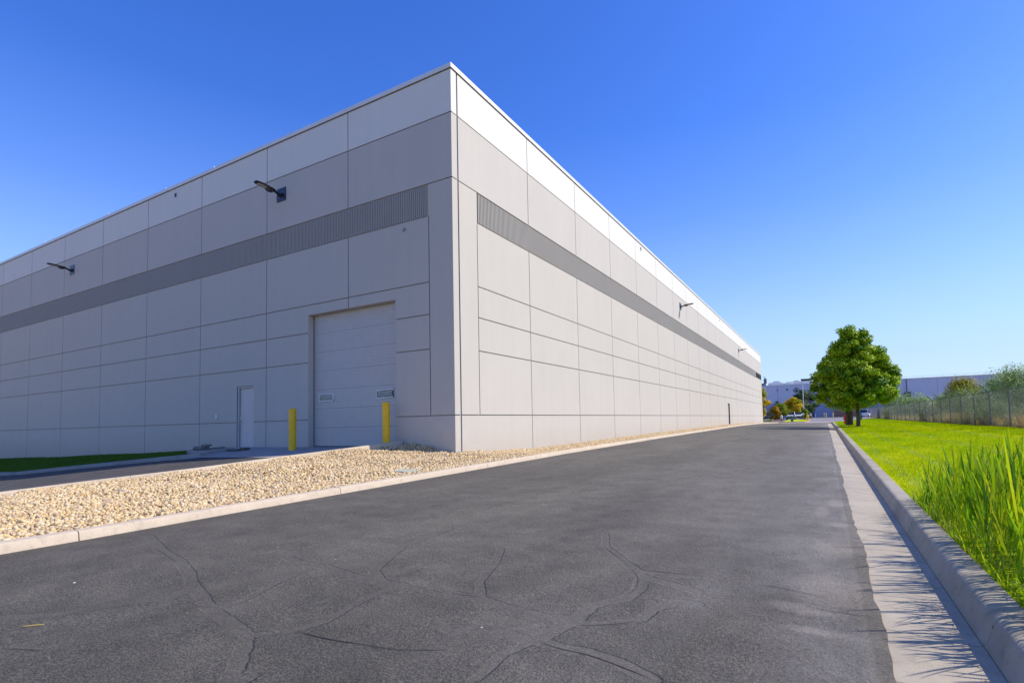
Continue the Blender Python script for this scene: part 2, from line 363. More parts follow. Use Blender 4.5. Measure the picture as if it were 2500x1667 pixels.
CRACKS= [[(5.98, -8.87), (6.22, -8.86), (6.48, -8.82), (6.7, -8.78), (6.95, -8.66)], [(4.11, -8.5), (4.39, -8.63), (5.14, -8.94), (5.4, -9.03)], [(2.99, -8.24), (3.62, -8.38)], [(4.67, -9.75), (4.96, -9.64)], [(6.88, -6.34), (7.3, -6.8)], [(7.35, -6.89), (7.47, -7.09), (7.53, -7.34), (7.51, -7.46)], [(7.43, -6.88), (7.85, -6.85)], [(7.42, -8.08), (7.61, -7.97), (7.74, -7.85)], [(7.37, -7.96), (7.4, -8.02)], [(7.34, -8.37), (7.48, -8.39), (7.64, -8.39), (7.83, -8.43), (8.0, -8.48)], [(4.8, -4.55), (5.13, -4.56)], [(6.56, -5.63), (7.0, -5.36)], [(6.72, -7.57), (7.1, -7.88)], [(7.06, -4.89), (7.21, -5.02)], [(6.93, -8.35), (7.01, -8.32)], [(6.38, -7.97), (6.63, -7.94)], [(7.89, -7.48), (7.93, -7.6), (7.92, -7.69)], [(7.54, -8.53), (7.56, -8.53)], [(8.29, -6.86), (8.42, -6.85), (8.5, -6.87), (8.61, -6.9), (8.75, -6.92)], [(8.62, -7.16), (8.76, -7.19), (8.96, -7.18)]]

BANDS.append([(6.9, -12.4), (6.6, -10.5), (6.26, -9.3)])
for k in range(8):   # fainter old seams further up the road
    y0 = [-4.6, -3.4, -2.2, -.2, 2.5, 6, 10, 15][k]
    BANDS.append([(2.3 + k * .25 + t * .8, y0 + .3 * math.sin(t * 1.9 + k * 2) + .12 * k * t * (-1) ** k) for t in range(0, 7)])
rx = np.concatenate([[1.70], np.arange(1.9, 8.9, .03), [9.02]])
ry = np.concatenate([np.arange(-14, -10.5, .25), np.arange(-10.5, -4.0, .03), np.arange(-4.0, 1, .1), np.arange(1, 18, .3), np.arange(18, 64.6, 1.5)])
RX, RY = np.meshgrid(rx, ry, indexing='ij'); nx, ny = RX.shape
RX = RX.copy(); RX[-1] += np.array([edge_wobble(y) for y in ry])
RZ = np.array([z_left(y) for y in ry])[None] + (np.array([z_right(y) for y in ry]) - np.array([z_left(y) for y in ry]))[None] * np.clip((RX - 1.75) / 7.3, -.3, 1) + .010
seal = np.zeros(RX.shape)
for bi, b in enumerate(BANDS):
    w = (.058 if bi < 15 else .042) * (1 + .25 * math.sin(bi * 2.3)); amp = 1.0 if bi < 16 else .72
    for (ax, ay), (bx, by) in zip(b, b[1:]):
        dx, dy = bx - ax, by - ay; L2 = dx * dx + dy * dy + 1e-9
        t = np.clip(((RX - ax) * dx + (RY - ay) * dy) / L2, 0, 1)
        d = np.hypot(RX - ax - t * dx, RY - ay - t * dy)
        seal = np.maximum(seal, amp * np.clip(1.25 - d / w, 0, 1))
RZ = RZ + .0022 * np.clip(seal * 2, 0, 1)
V = np.stack([RX, RY, RZ], -1).reshape(-1, 3).tolist(); F = []
ii, jj = np.meshgrid(np.arange(nx - 1), np.arange(ny - 1), indexing='ij'); a = (ii * ny + jj).ravel()
F = np.stack([a, a + ny, a + ny + 1, a + 1], 1).tolist()
# overlay lip down to the gutter pan
dust = np.zeros(RX.shape)
for cx_, cy_, ra, rb in ((8.74, -6.75, .30, .55), (8.84, -4.35, .20, .16), (8.62, -7.2, .30, .14), (8.80, -5.5, .22, .3), (8.7, -7.55, .28, .07), (8.85, -2.8, .15, .5), (8.7, -3.6, .1, .5)):
    dust = np.maximum(dust, np.clip(1.25 - np.hypot((RX - cx_) / ra, (RY - cy_) / rb), 0, 1))
dust_v = dust.reshape(-1).tolist() + [0.0] * ny
seal_v = seal.reshape(-1).tolist() + [0.0] * ny
n0 = len(V); i = len(rx) - 1
for y in ry:
    xx = 9.02 + edge_wobble(y); V.append((xx + .012, y, z_road(xx, y) - .02))
for j in range(ny - 1): F.append((i * ny + j, n0 + j, n0 + j + 1, i * ny + j + 1))
me = fast_mesh('road', V, F); at_ = me.attributes.new('seal', 'FLOAT', 'POINT'); at_.data.foreach_set('value', np.array(seal_v, dtype=np.float32))
at_ = me.attributes.new('dust', 'FLOAT', 'POINT'); at_.data.foreach_set('value', np.array(dust_v, dtype=np.float32))
tag(link('road', me, M['asphalt'], smooth=True), kind='structure')

def ribbon(name, lines, w, mat, dz, jitter=.25, seed=1, taper=True):
    rr = random.Random(seed); V = []; F = []
    for ln in lines:
        P = [Vector((a, b, 0)) for a, b in ln]
        pts = []
        for k in range(len(P) - 1):      # catmull-rom
            p0 = P[max(k - 1, 0)]; p1 = P[k]; p2 = P[k + 1]; p3 = P[min(k + 2, len(P) - 1)]
            n = max(3, int((p2 - p1).length / .05))
            for t in range(n):
                t /= n
                pts.append(.5 * ((2 * p1) + (p2 - p0) * t + (2 * p0 - 5 * p1 + 4 * p2 - p3) * t * t + (3 * p1 - p0 - 3 * p2 + p3) * t ** 3))
        pts.append(P[-1]); wl = wr = w / 2; b0 = len(V)
        for i, p in enumerate(pts):
            d = (pts[min(i + 1, len(pts) - 1)] - pts[max(i - 1, 0)])
            if d.length < 1e-6: d = Vector((1, 0, 0))
            d.normalize(); nrm = Vector((-d.y, d.x, 0))
            wl += rr.uniform(-1, 1) * w * jitter * .3; wr += rr.uniform(-1, 1) * w * jitter * .3
            wl = min(max(wl, w * .25), w * .8); wr = min(max(wr, w * .25), w * .8)
            e = min(i, len(pts) - 1 - i) / 3; k = min(1, .15 + e) if taper else 1
            for s_, ww in ((1, wl), (-1, wr)):
                q = p + nrm * s_ * ww * k; V.append((q.x, q.y, z_road(q.x, q.y) + .010 + dz))
        for i in range(len(pts) - 1):
            a = b0 + 2 * i; F.append((a, a + 1, a + 3, a + 2))
    # thickness: skirts
    me = fast_mesh(name, V, F); o = link(name, me, mat)
    return o
for _c in CRACKS:   # break long slits up a little
    pass
CRACKS += [[(2.6, 8.2), (4.4, 8.5), (6.6, 8.3)], [(7.0, 10.2), (8.2, 10.4)], [(3.1, -3.4), (3.8, -3.3)], [(4.2, -1.5), (5.3, -1.2)], [(5.2, -3.0), (6.0, -2.8)], [(6.2, -3.9), (6.8, -3.7)], [(2.8, 1.4), (3.9, 1.6)]]
tag(ribbon('crack', [c for q, c in enumerate(CRACKS) if q not in (1, 8, 12, 16, 13)], .0055, M['crack'], .004, .9, 5), kind='structure')

# litter on the asphalt
def pebble(x, y, s, c, label, z=None):
    m = bmesh_ico(s); o = link('pebble', m, c, loc=(x, y, (z_road(x, y) if z is None else z) + .012))
    o.rotation_euler = (0, 0, random.random() * 6); return o
def bmesh_ico(s):
    import bmesh
    bm = bmesh.new(); bmesh.ops.create_icosphere(bm, subdivisions=1, radius=s)
    for v in bm.verts: v.co *= random.uniform(.7, 1.15); v.co.z *= .6
    me = bpy.data.meshes.new('pebble'); bm.to_mesh(me); bm.free(); return me
M['pebble'] = plain('pebble_pale', (.5, .45, .4), .8)
for (x, y, s, lb) in [(3.55, -9.05, .012, 'tiny pale pebble on the asphalt nearest the left edge of the photo'), (6.93, -8.35, .010, 'tiny pale pebble at the junction of sealed cracks in mid road')]:
    tag(pebble(x, y, s, M['pebble'], lb), lb, 'pebble')
mb = MB(); a, b = Vector((4.385, -9.575, 0)), Vector((4.46, -9.505, 0))
for p in (a, b): p.z = z_road(p.x, p.y) + .017
mb._bar(a, b, .007, .004)
tag(mb.build('straw_stalk', plain('straw_yellow', (.6, .42, .10), .6)), 'short yellow stalk lying on the dark asphalt at lower left', 'stalk')

# swept kerbs and pans in segments
def sweep(mb, path, prof, zf, gap=.0, wob=0.0):
    """path [(x,y)], prof [(offset to the left of travel, dz)]"""
    P = [Vector((a, b)) for a, b in path]; rings = []
    for i, p in enumerate(P):
        d = (P[min(i + 1, len(P) - 1)] - P[max(i - 1, 0)]).normalized(); n = Vector((-d.y, d.x))
        z0 = zf(p.x, p.y); rings.append([(p.x + n.x * o, p.y + n.y * o, z0 + h + wob) for o, h in prof])
    k = len(prof); vs = [q for r in rings for q in r]; fs = []
    for i in range(len(P) - 1):
        for j in range(k - 1): fs.append((i * k + j, (i + 1) * k + j, (i + 1) * k + j + 1, i * k + j + 1))
    fs.append(tuple(range(k - 1, -1, -1))); fs.append(tuple((len(P) - 1) * k + j for j in range(k)))
    mb.add(vs, fs)
def segs(mb, path, joints, prof, zf, gap=.008, step=.5, seed=1):
    """straight-line path parameterised by arc length, cut at joints"""
    rr = random.Random(seed); P = [Vector(p) for p in path]; L = [0]
    for a, b in zip(P, P[1:]): L.append(L[-1] + (b - a).length)
    def at(s):
        s = min(max(s, 0), L[-1])
        for i in range(len(P) - 1):
            if s <= L[i + 1] + 1e-9: return P[i].lerp(P[i + 1], (s - L[i]) / max(1e-9, L[i + 1] - L[i]))
        return P[-1]
    js = [0] + [j for j in joints if 0 < j < L[-1]] + [L[-1]]
    for a, b in zip(js, js[1:]):
        n = max(2, int((b - a) / step)); w = rr.uniform(-.003, .003)
        pts = [at(a + gap / 2 + (b - a - gap) * t / n) for t in range(n + 1)]
        sweep(mb, [tuple(p) for p in pts], prof, zf, wob=w)
def revx(prof): return prof
# right side: gutter pan (x 8.9..9.48), kerb (9.48..9.70).  travel +y, left of travel is -x so offsets are negative x
pan = [(-9.00 + 9.00, 0)]
mb = MB(); joints = [6.69 + 2.9 * k for k in range(-2, 26)]
segs(mb, [(9.0, -14), (9.0, 61.5)], joints, [(.12, -.12), (.12, -.006), (.0, -.001), (-.20, -.010), (-.36, -.022), (-.45, -.026), (-.475, -.02), (-.475, -.14)], lambda x, y: z_right(y), gap=.014)
tag(mb.build('gutter', M['gutter'], smooth=True), kind='structure')
mb = MB()
kprof = [(0, -.15), (0, -.012), (-.018, .010), (-.045, .095), (-.058, .120), (-.078, .136), (-.105, .140), (-.225, .142), (-.235, .132), (-.235, -.1)]
kp = [(9.48, -14), (9.48, 60.5), (9.56, 62.0), (9.9, 63.3), (10.5, 64.6), (13.2, 80), (15.9, 100)]
segs(mb, kp, joints, kprof, lambda x, y: z_right(y) if y < 62 else z_lawn(x, y) - .14 - .02, gap=.008)
tag(mb.build('curb', M['concrete'], smooth=True), kind='structure')
# dirt in the gutter and kerb joints
mb = MB()
for j in joints:
    y = -14 + j
    if y > 30: break
    mb.box((9.24, y, z_right(y) - .057), (.46, .02, .06)); mb.box((9.6, y, z_right(y) + .02), (.16, .010, .15))
tag(mb.build('joint_filler', M['dirt']), kind='structure')
# left kerb
lprof = [(-.02, -.15), (-.02, -.01), (.0, .03), (.008, .088), (.03, .108), (.06, .112), (.155, .114), (.165, .1), (.165, -.12)]
lj = [5.6, 8.9, 13.0, 16.0, 19.2, 22.0, 25.5, 28.7, 32, 35.5] + [39 + 3.4 * k for k in range(12)]
mb = MB(); segs(mb, [(1.75, -14), (1.75, 52), (1.9, 57), (2.4, 62), (3.1, 65.5)], lj, lprof, lambda x, y: z_left(y), gap=.010, seed=7)
tag(mb.build('curb', M['concrete_l'], smooth=True), kind='structure')
# concrete cross pan at the road's end and the pavements beyond
def polysheet(name, poly, zf, mat, dz, step=3.0, kind='structure'):
    import bmesh
    bm = bmesh.new(); vs = [bm.verts.new((a, b, 0)) for a, b in poly]; f = bm.faces.new(vs)
    xs = [p[0] for p in poly]; ys = [p[1] for p in poly]
    k = math.floor(min(xs)) + step * .37
    while k < max(xs):
        bmesh.ops.bisect_plane(bm, geom=bm.verts[:] + bm.edges[:] + bm.faces[:], plane_co=(k, 0, 0), plane_no=(1, 0, 0)); k += step
    k = math.floor(min(ys)) + step * .41
    while k < max(ys):
        bmesh.ops.bisect_plane(bm, geom=bm.verts[:] + bm.edges[:] + bm.faces[:], plane_co=(0, k, 0), plane_no=(0, 1, 0)); k += step
    for v in bm.verts: v.co.z = zf(v.co.x, v.co.y) + dz
    bmesh.ops.recalc_face_normals(bm, faces=bm.faces)
    if sum(f.normal.z for f in bm.faces) < 0: bmesh.ops.reverse_faces(bm, faces=bm.faces)
    me = bpy.data.meshes.new(name); bm.to_mesh(me); bm.free()
    return tag(link(name, me, mat), kind=kind)
polysheet('cross_street', [(-30, 66), (14, 66), (60, 100), (60, 137), (-30, 137)], z_far, M['asphalt_far'], .0, 6)
zm = lambda x, y: max(z_far(x, y), -1.2)
def z_pan(x, y):
    t = min(max((y - 64) / 4, 0), 1); return z_road(min(x, 9), 64) * (1 - t) + z_far(x, 68) * t
polysheet('cross_pan', [(2.4, 64.45), (9.7, 64.45), (10.6, 66.5), (10.2, 69.4), (1.9, 69.4), (1.9, 65.6)], z_pan, M['concrete_far'], .012, 2)
polysheet('sidewalk', [(-8, 77.6), (-8, 71.0), (.2, 66.6), (1.8, 65.4), (3.2, 67.5), (3.3, 69.8), (.5, 77.6)], lambda x, y: z_pan(x, y), M['concrete_far'], .05, 3)
polysheet('mulch_bed', [(-8, 77.6), (.5, 77.6), (3.1, 70.2), (2.6, 97), (-8, 97)], z_far, M['mulch'], .06, 4)
polysheet('lawn_island', [(3.15, 69.9), (6.3, 69.9), (6.45, 72), (6.3, 92), (5.2, 95), (2.6, 96.5)], z_far, M['lawn'], .07, 3)
mb = MB(); sweep(mb, [(3.2, 69.8), (6.2, 69.8), (6.5, 70.3), (6.6, 72), (6.5, 92), (6.1, 95), (4.5, 97)], [(-.0, -.1), (0, .1), (.13, .11), (.14, -.05)], lambda x, y: z_far(x, y))
tag(mb.build('curb', plain('red_painted_kerb', (.52, .25, .20), .7)), kind='structure')
mb = MB(); sweep(mb, [(-26, 131), (60, 131)], [(0, -.1), (0, .12), (.2, .13), (.21, -.05)], lambda x, y: z_far(x, y))
tag(mb.build('curb', M['concrete_far']), kind='structure')

def z_unseen_yard(x, y): return z_drive(x, -14) - .03 if x < -4 else (z_drive(-4, -14) - .03 if x < 0 else z_road(x, -14) - .01)
xs_y = [-60, -40, -30, -20, -13, -7, -4.0, -3.99, 0, 1.75, 5, 9.0]
V = [(x, y, (z_drive(x, -14) - .01 if x <= -4 else -1.47 if x < 1 else z_road(x, -14) + .0)) for x in xs_y for y in (-60, -14)]
F = [(2 * i, 2 * i + 2, 2 * i + 3, 2 * i + 1) for i in range(len(xs_y) - 1)]
tag(link('unseen_yard', fast_mesh('unseen_yard', V, F), M['asphalt_new']), kind='structure')  # unseen asphalt added behind the camera to cut light bounced onto the wall
# lawn, verge
lx = np.concatenate([[9.70, 9.74], np.linspace(9.9, 16.7, 18)]); ly = np.concatenate([np.arange(-14, 6, .4), np.arange(6, 104, 2)])
def lawn_in(x, y):
    if y < 64: return True
    return x > 10.6 + (y - 64.6) * .1545
tag(sheet('lawn', lx, ly, lambda x, y: z_lawn(x, y) - .008 + .008 * math.sin(x * 3) * math.sin(y * 1.3), M['lawn'], mask=lawn_in), kind='structure')
fc = [(-8.6, -1.9), (-9.3, -1.95), (-14.3, -2.2), (-17.5, -2.55), (-20.3, -2.95), (-28, -3.5), (-40, -4.2)]
def fc_y(x): return float(np.interp(-x, [-p[0] for p in fc], [p[1] for p in fc]))
mb = MB(); segs(mb, fc, [3.2, 6.3, 9.4, 12.5, 15.6, 18.7], [(.0, -.12), (0, .0), (-.01, .115), (-.03, .13), (-.15, .135), (-.16, .0), (-.16, -.1)], lambda x, y: z_drive(x, y - .0), gap=.008, seed=4)
tag(mb.build('curb', concrete('driveway_kerb_concrete', (.34, .33, .30), .3), smooth=True), kind='structure')
def z_verge(x, y):
    y1 = fc_y(x) + .15; a = z_drive(x, y1) + .125; t = min(max((y - y1) / (0 - y1), 0), 1)
    return a + (z_wall_left(x) - a) * t
vx = np.arange(-40, -9.9, .5)
V = []; F = []
for i, x in enumerate(vx):
    y1 = fc_y(x) + .15
    for j in range(6): y = y1 * (1 - j / 5); V.append((x, y, z_verge(x, y)))
for i in range(len(vx) - 1):
    for j in range(5): F.append((i * 6 + j, (i + 1) * 6 + j, (i + 1) * 6 + j + 1, i * 6 + j + 1))
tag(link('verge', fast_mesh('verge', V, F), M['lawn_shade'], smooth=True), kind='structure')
# driveway: asphalt, concrete apron, kerb against the gravel
dcurb = [(-2.0, -.03), (-2.14, -.7), (-2.28, -1.52), (-2.67, -3.03), (-2.83, -4.0), (-3.01, -5.07), (-3.39, -5.96), (-3.61, -6.51), (-3.74, -7.03), (-3.9, -7.7), (-4.2, -9.5), (-4.8, -13.5)]
def dc_x(y): return float(np.interp(-y, [-p[1] for p in dcurb], [p[0] for p in dcurb]))
V = []; F = []; dys = np.concatenate([np.arange(-14, -2.6, .3), [-2.6]]); 
dn = 40
for y in dys:
    x1 = dc_x(y)
    for k in range(dn): x = x1 + (-40 - x1) * (k / (dn - 1)) ** 1.5; V.append((x, y, z_drive(x, y)))
for i in range(len(dys) - 1):
    for k in range(dn - 1): a = i * dn + k; F.append((a + 1, a, a + dn, a + dn + 1))
# strip between y=-2.6 and the verge kerb, left of the apron
xs_ = [-8.95] + list(np.arange(-9.5, -18, -.5)); n0 = len(V)
for x in xs_:
    ye_ = max(fc_y(x), -2.6)
    for y in (-2.6, ye_): V.append((x, y, z_drive(x, y)))
for i in range(len(xs_) - 1): a = n0 + 2 * i; F.append((a + 2, a, a + 1, a + 3))
tag(link('driveway', fast_mesh('driveway', V, F), M['asphalt_new'], smooth=True), kind='structure')
def z_apron(x, y):
    t = min(max((y + 2.6) / 2.6, 0), 1); return (z_drive(x, -2.6) + .012) * (1 - t) + (-.872) * t
V = []; F = []; ays = np.linspace(-2.62, .3, 9)
for y in ays:
    x1 = dc_x(y) if y < 0 else -2.1
    for k in range(12): x = x1 + (-8.95 - x1) * k / 11; V.append((x, y, z_apron(x, y)))
for i in range(8):
    for k in range(11): a = i * 12 + k; F.append((a + 1, a, a + 12, a + 13))
tag(link('concrete_apron', fast_mesh('concrete_apron', V, F), M['concrete_d'], smooth=True), kind='structure')
mb = MB(); mb.box((-9.55, -.75, -1.0), (1.2, 1.5, .17))
tag(mb.build('door_stoop', M['concrete_d'], bevel=.01), kind='structure')
dcp = [(p[0], p[1]) for p in dcurb]
mb = MB(); segs(mb, dcp, [3.0, 6.0, 9.0], [(-.0, -.15), (.0, -.0), (.0, .105), (.02, .12), (.15, .125), (.17, .10), (.17, -.1)], lambda x, y: max(z_drive(x, y), z_apron(x, y) - .035 + max(0, y + 1.3) * .05) if y > -2.6 else z_drive(x, y), gap=.008, seed=5)
tag(mb.build('curb', M['concrete_l'], smooth=True), kind='structure')

# gravel island + strip along the wall
cp = [(0, 0, -1.03), (-.4, 0, -.97), (-.9, 0, -.85), (-1.5, 0, -.78), (-2.1, 0, -.78), (-2.05, -.6, -.78), (0, 2, -1.09), (0, -1.2, -1.09), (-1.0, -1.5, -1.0), (-1.09, -.58, -.96), (-1.9, -1.0, -.92), (-1.8, -.45, -.85), (-.5, -.27, -1.01), (-.6, -.8, -1.03), (-1.4, -.75, -.945), (.3, -3.5, -1.16), (-1.2, -3.4, -1.04), (-1.2, -6, -1.2), (.2, -7, -1.27)]
for y in np.arange(-14, 2.1, 1.0): cp.append((1.58, y, z_left(y) + .095))
for x, y in dcurb[2:]: cp.append((x + .18, y, z_drive(x, y) + .07))
CP = np.array(cp)
def z_gravel(x, y):
    if y > 1.5:
        t = min(max(x / 1.58, 0), 1); return z_wall_right(y) * (1 - t) + (z_left(y) + .095) * t
    d2 = (CP[:, 0] - x) ** 2 + (CP[:, 1] - y) ** 2 + .02
    w = d2 ** -2.4; z = float((w * CP[:, 2]).sum() / w.sum())
    if y > .5: k = y - .5; t = min(max(x / 1.58, 0), 1); z = z * (1 - k) + k * (z_wall_right(y) * (1 - t) + (z_left(y) + .095) * t)
    return z
def in_gravel(x, y):
    if y >= 0: return 0 <= x <= 1.6
    xl = dc_x(y)
    return xl - .0 <= x <= 1.6
sheet_x = np.arange(-5.0, 1.7, .2); sheet_y = np.concatenate([np.arange(-14, 2.2, .2), np.arange(2.5, 66, 1.5)])
V = []; F = []
rows = np.concatenate([np.arange(-14, 2.2, .2), np.arange(3, 66, 1.5)])
for y in rows:
    xl = -.02 if y > 0 else (dc_x(y) + .04)
    for k in range(16): x = xl + (1.6 - xl) * k / 15; V.append((x, y, z_gravel(x, y) - .02))
for i in range(len(rows) - 1):
    for k in range(15): a = i * 16 + k; F.append((a, a + 1, a + 17, a + 16))
tag(link('gravel_bed', fast_mesh('gravel_bed', V, F), M['gravelbed'], smooth=True), kind='structure')
def stones():
    phi = (1 + 5 ** .5) / 2
    ico = np.array([(-1, phi, 0), (1, phi, 0), (-1, -phi, 0), (1, -phi, 0), (0, -1, phi), (0, 1, phi), (0, -1, -phi), (0, 1, -phi), (phi, 0, -1), (phi, 0, 1), (-phi, 0, -1), (-phi, 0, 1)]) / 1.9
    tri = np.array([(0, 11, 5), (0, 5, 1), (0, 1, 7), (0, 7, 10), (0, 10, 11), (1, 5, 9), (5, 11, 4), (11, 10, 2), (10, 7, 6), (7, 1, 8), (3, 9, 4), (3, 4, 2), (3, 2, 6), (3, 6, 8), (3, 8, 9), (4, 9, 5), (2, 4, 11), (6, 2, 10), (8, 6, 7), (9, 8, 1)])
    pts = []
    r = np.random.default_rng(3)
    N = 88000
    xs = r.uniform(-4.6, 1.57, N); ys = r.uniform(-10.5, 1.5, N)
    for x, y in zip(xs, ys):
        if in_gravel(x, y) and (y > 0 or x > dc_x(y) + .20): pts.append((x, y, 1.0))
    N = 30000
    for x, y, u in zip(r.uniform(.03, 1.57, N), r.uniform(0, 1, N), r.uniform(0, 1, N)):
        yy = 1.5 + 62 * y ** 2.1
        pts.append((x, yy, 1.0 + .9 * min(1, yy / 40)))
    P = np.array(pts); n = len(P)
    Z = np.array([z_gravel(a, b) for a, b in P[:, :2]])
    size = r.uniform(.013, .029, n) * P[:, 2] * np.where(r.random(n) < .12, 1.35, 1)
    V = ico[None] * r.uniform(.62, 1.28, (n, 12, 1))
    V = V * (size[:, None] * np.stack([r.uniform(.9, 1.5, n), r.uniform(.75, 1.1, n), r.uniform(.5, .8, n)], 1))[:, None, :]
    # random rotation
    q = r.normal(size=(n, 4)); q[:, 1:3] *= .55; q /= np.linalg.norm(q, axis=1)[:, None]
    w, x, y, z = q.T
    Rm = np.stack([1 - 2 * (y * y + z * z), 2 * (x * y - z * w), 2 * (x * z + y * w), 2 * (x * y + z * w), 1 - 2 * (x * x + z * z), 2 * (y * z - x * w), 2 * (x * z - y * w), 2 * (y * z + x * w), 1 - 2 * (x * x + y * y)], 1).reshape(n, 3, 3)
    V = np.einsum('nij,nkj->nki', Rm, V)
    V += np.stack([P[:, 0], P[:, 1], Z + r.uniform(-.018, .018, n)], 1)[:, None, :]
    F = (tri[None] + (np.arange(n) * 12)[:, None, None]).reshape(-1, 3)
    rnd = np.repeat(r.random(n), 12)
    return link('gravel', fast_mesh('gravel', V.reshape(-1, 3), F, rnd), M['stone'])
tag(stones(), 'tan and cream crushed stone filling the island and the strip along the wall', 'gravel', kind='stuff')

def grit():
    r = np.random.default_rng(77); P = []
    for _ in range(420): y = -10 + 40 * r.random() ** 1.8; P.append((1.76 + abs(r.normal()) * .10, y, .006))
    for _ in range(500): y = -10 + 30 * r.random() ** 1.6; P.append((9.42 - abs(r.normal()) * .05, y, -.02))
    for _ in range(160): P.append((r.uniform(1.9, 8.9), r.uniform(-10, 4), .012))
    T = np.array([(1, 1, 1), (1, -1, -1), (-1, 1, -1), (-1, -1, 1)]) * .6; V = []; F = []; rn = []
    for i, (x, y, dz) in enumerate(P):
        sz = r.uniform(.002, .007); z = (z_right(y) if x > 9.02 else z_road(x, y)) + dz; k = r.random()
        q = T * r.uniform(.6, 1.3, (4, 3)) * sz
        for v in q: V.append((x + v[0], y + v[1], z + v[2] * .7)); rn.append(k)
        a = 4 * i; F += [(a, a + 1, a + 2), (a, a + 3, a + 1), (a, a + 2, a + 3), (a + 1, a + 3, a + 2)]
    return link('grit', fast_mesh('grit', V, F, rn), M['stone'])
tag(grit(), 'fine grit and crumbs of stone scattered along both road edges', 'grit', kind='stuff')
# grass blades
def blades(name, P, h, w, mat, lean=.35, seed=0):
    """P (n,3) roots -> single-triangle blades"""
    r = np.random.default_rng(seed); n = len(P); a = r.uniform(0, 2 * np.pi, n)
    hh = h * r.uniform(.55, 1.25, n); d = np.stack([np.cos(a), np.sin(a), np.zeros(n)], 1) * (w * r.uniform(.6, 1.3, n))[:, None] / 2
    b = r.uniform(0, 2 * np.pi, n); l = hh * lean * r.random(n) * 1.6
    tip = P + np.stack([np.cos(b) * l, np.sin(b) * l, hh], 1)
    V = np.stack([P - d, P + d, tip], 1).reshape(-1, 3); F = np.arange(3 * n).reshape(-1, 3)
    return link(name, fast_mesh(name, V, F, np.repeat(r.random(n), 3)), mat)
r = np.random.default_rng(8)
pts = []
def lawn_roots(n, y0, y1, pw):
    y = y0 + (y1 - y0) * r.random(n) ** pw; x = r.uniform(9.72, 16.65, n)
    return [(a, b, z_lawn(a, b) - .012) for a, b in zip(x, y) if lawn_in(a - .05, b)]
A_ = np.array(lawn_roots(230000, -5, 24, 1.5)); g = blades('grass', A_, .042, .009, M['blade'], .7, 1)
tag(g, 'bright mown lawn grass between the curb and the chain link fence', 'grass', kind='stuff')
A_ = np.array(lawn_roots(90000, 20, 103, 1.6)); tag(blades('grass', A_, .055, .035, M['blade'], .7, 2), 'far mown lawn grass running on past the maples', 'grass', kind='stuff')
A_ = []
for x in -40 + 30 * r.random(60000) ** .8:
    y1 = fc_y(x) + .16; y = y1 * r.random(); A_.append((x, y, z_verge(x, y) - .01))
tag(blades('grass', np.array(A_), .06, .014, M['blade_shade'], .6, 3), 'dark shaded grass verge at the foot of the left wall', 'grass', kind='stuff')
# tall grass at the lower right: arching multi-segment blades
def tall_grass(name, roots, mat, seed, hs=1.0, wid=.011, spread=.5):
    r = np.random.default_rng(seed); V = []; F = []; RN = []
    for (x, y, z, H) in roots:
        a = r.uniform(0, 2 * math.pi); bend = r.uniform(.08, spread) * H; h = H * r.uniform(.55, 1.05) * hs
        da = np.array([math.cos(a), math.sin(a)]); tw = a + math.pi / 2 + r.uniform(-.7, .7); wv = np.array([math.cos(tw), math.sin(tw)]) * wid * r.uniform(.6, 1.5) * .5
        k = 5; n0 = len(V); rn = r.random(); droop = r.uniform(0, .25)
        lean0 = r.uniform(0, .15)
        for i in range(k + 1):
            t = i / k; off = da * (bend * t * t + lean0 * H * t); zz = h * (t - droop * t ** 3 * .8)
            ww = wv * (1 - t ** 2.2) * (0.55 + 1.1 * t * (1 - t) * 1.8)
            V.append((x + off[0] - ww[0], y + off[1] - ww[1], z + zz)); V.append((x + off[0] + ww[0], y + off[1] + ww[1], z + zz)); RN += [rn, rn]
        for i in range(k): a_ = n0 + 2 * i; F.append((a_, a_ + 1, a_ + 3, a_ + 2))
    return link(name, fast_mesh(name, V, F, RN), mat)
def stemmed(name, stems, mat, seed):
    """stems with several long leaves leaving them upward, like young reed"""
    r = np.random.default_rng(seed); V = []; F = []; RN = []
    def strip(P, W, rn):
        n0 = len(V)
        for p, w in zip(P, W): V.append(tuple(p - w)); V.append(tuple(p + w)); RN.extend([rn, rn])
        for i in range(len(P) - 1): a = n0 + 2 * i; F.append((a, a + 1, a + 3, a + 2))
    for (x, y, z, H) in stems:
        la = r.uniform(0, 2 * math.pi); ln = r.uniform(0, .18); base = np.array([x, y, z]); up = np.array([math.cos(la) * ln, math.sin(la) * ln, 1.0])
        rn = r.random()
        ts = np.linspace(0, 1, 5); w0 = np.array([math.cos(la + 1.5), math.sin(la + 1.5), 0]) * .0025
        strip([base + up * H * .72 * t for t in ts], [w0 * (1 - .6 * t) for t in ts], rn)
        nl = int(r.integers(4, 8)); a0 = r.uniform(0, 6.28)
        for q in range(nl):
            s0 = .12 + .6 * q / nl; a = a0 + math.pi * q + r.uniform(-.6, .6); L = H * r.uniform(.32, .55)
            d = np.array([math.cos(a), math.sin(a), 0]); o0 = base + up * H * s0; op = r.uniform(.12, .42); cur = r.uniform(-.1, .35)
            side = np.array([-d[1], d[0], 0]) + np.array([0, 0, r.uniform(-.3, .3)]); wd = r.uniform(.0045, .011)
            P = []; W = []
            for t in np.linspace(0, 1, 6):
                P.append(o0 + d * L * op * t + np.array([0, 0, 1]) * L * (t * (1 - .15 * op) - cur * t ** 2.5 * .5)); W.append(side * wd * (math.sin(math.pi * min(1, t * .8 + .2)) ** .8) * (1 if t < .99 else .05))
            strip(P, W, min(1, max(0, rn + r.uniform(-.25, .25))))
    return link(name, fast_mesh(name, V, F, RN), mat)
st = []
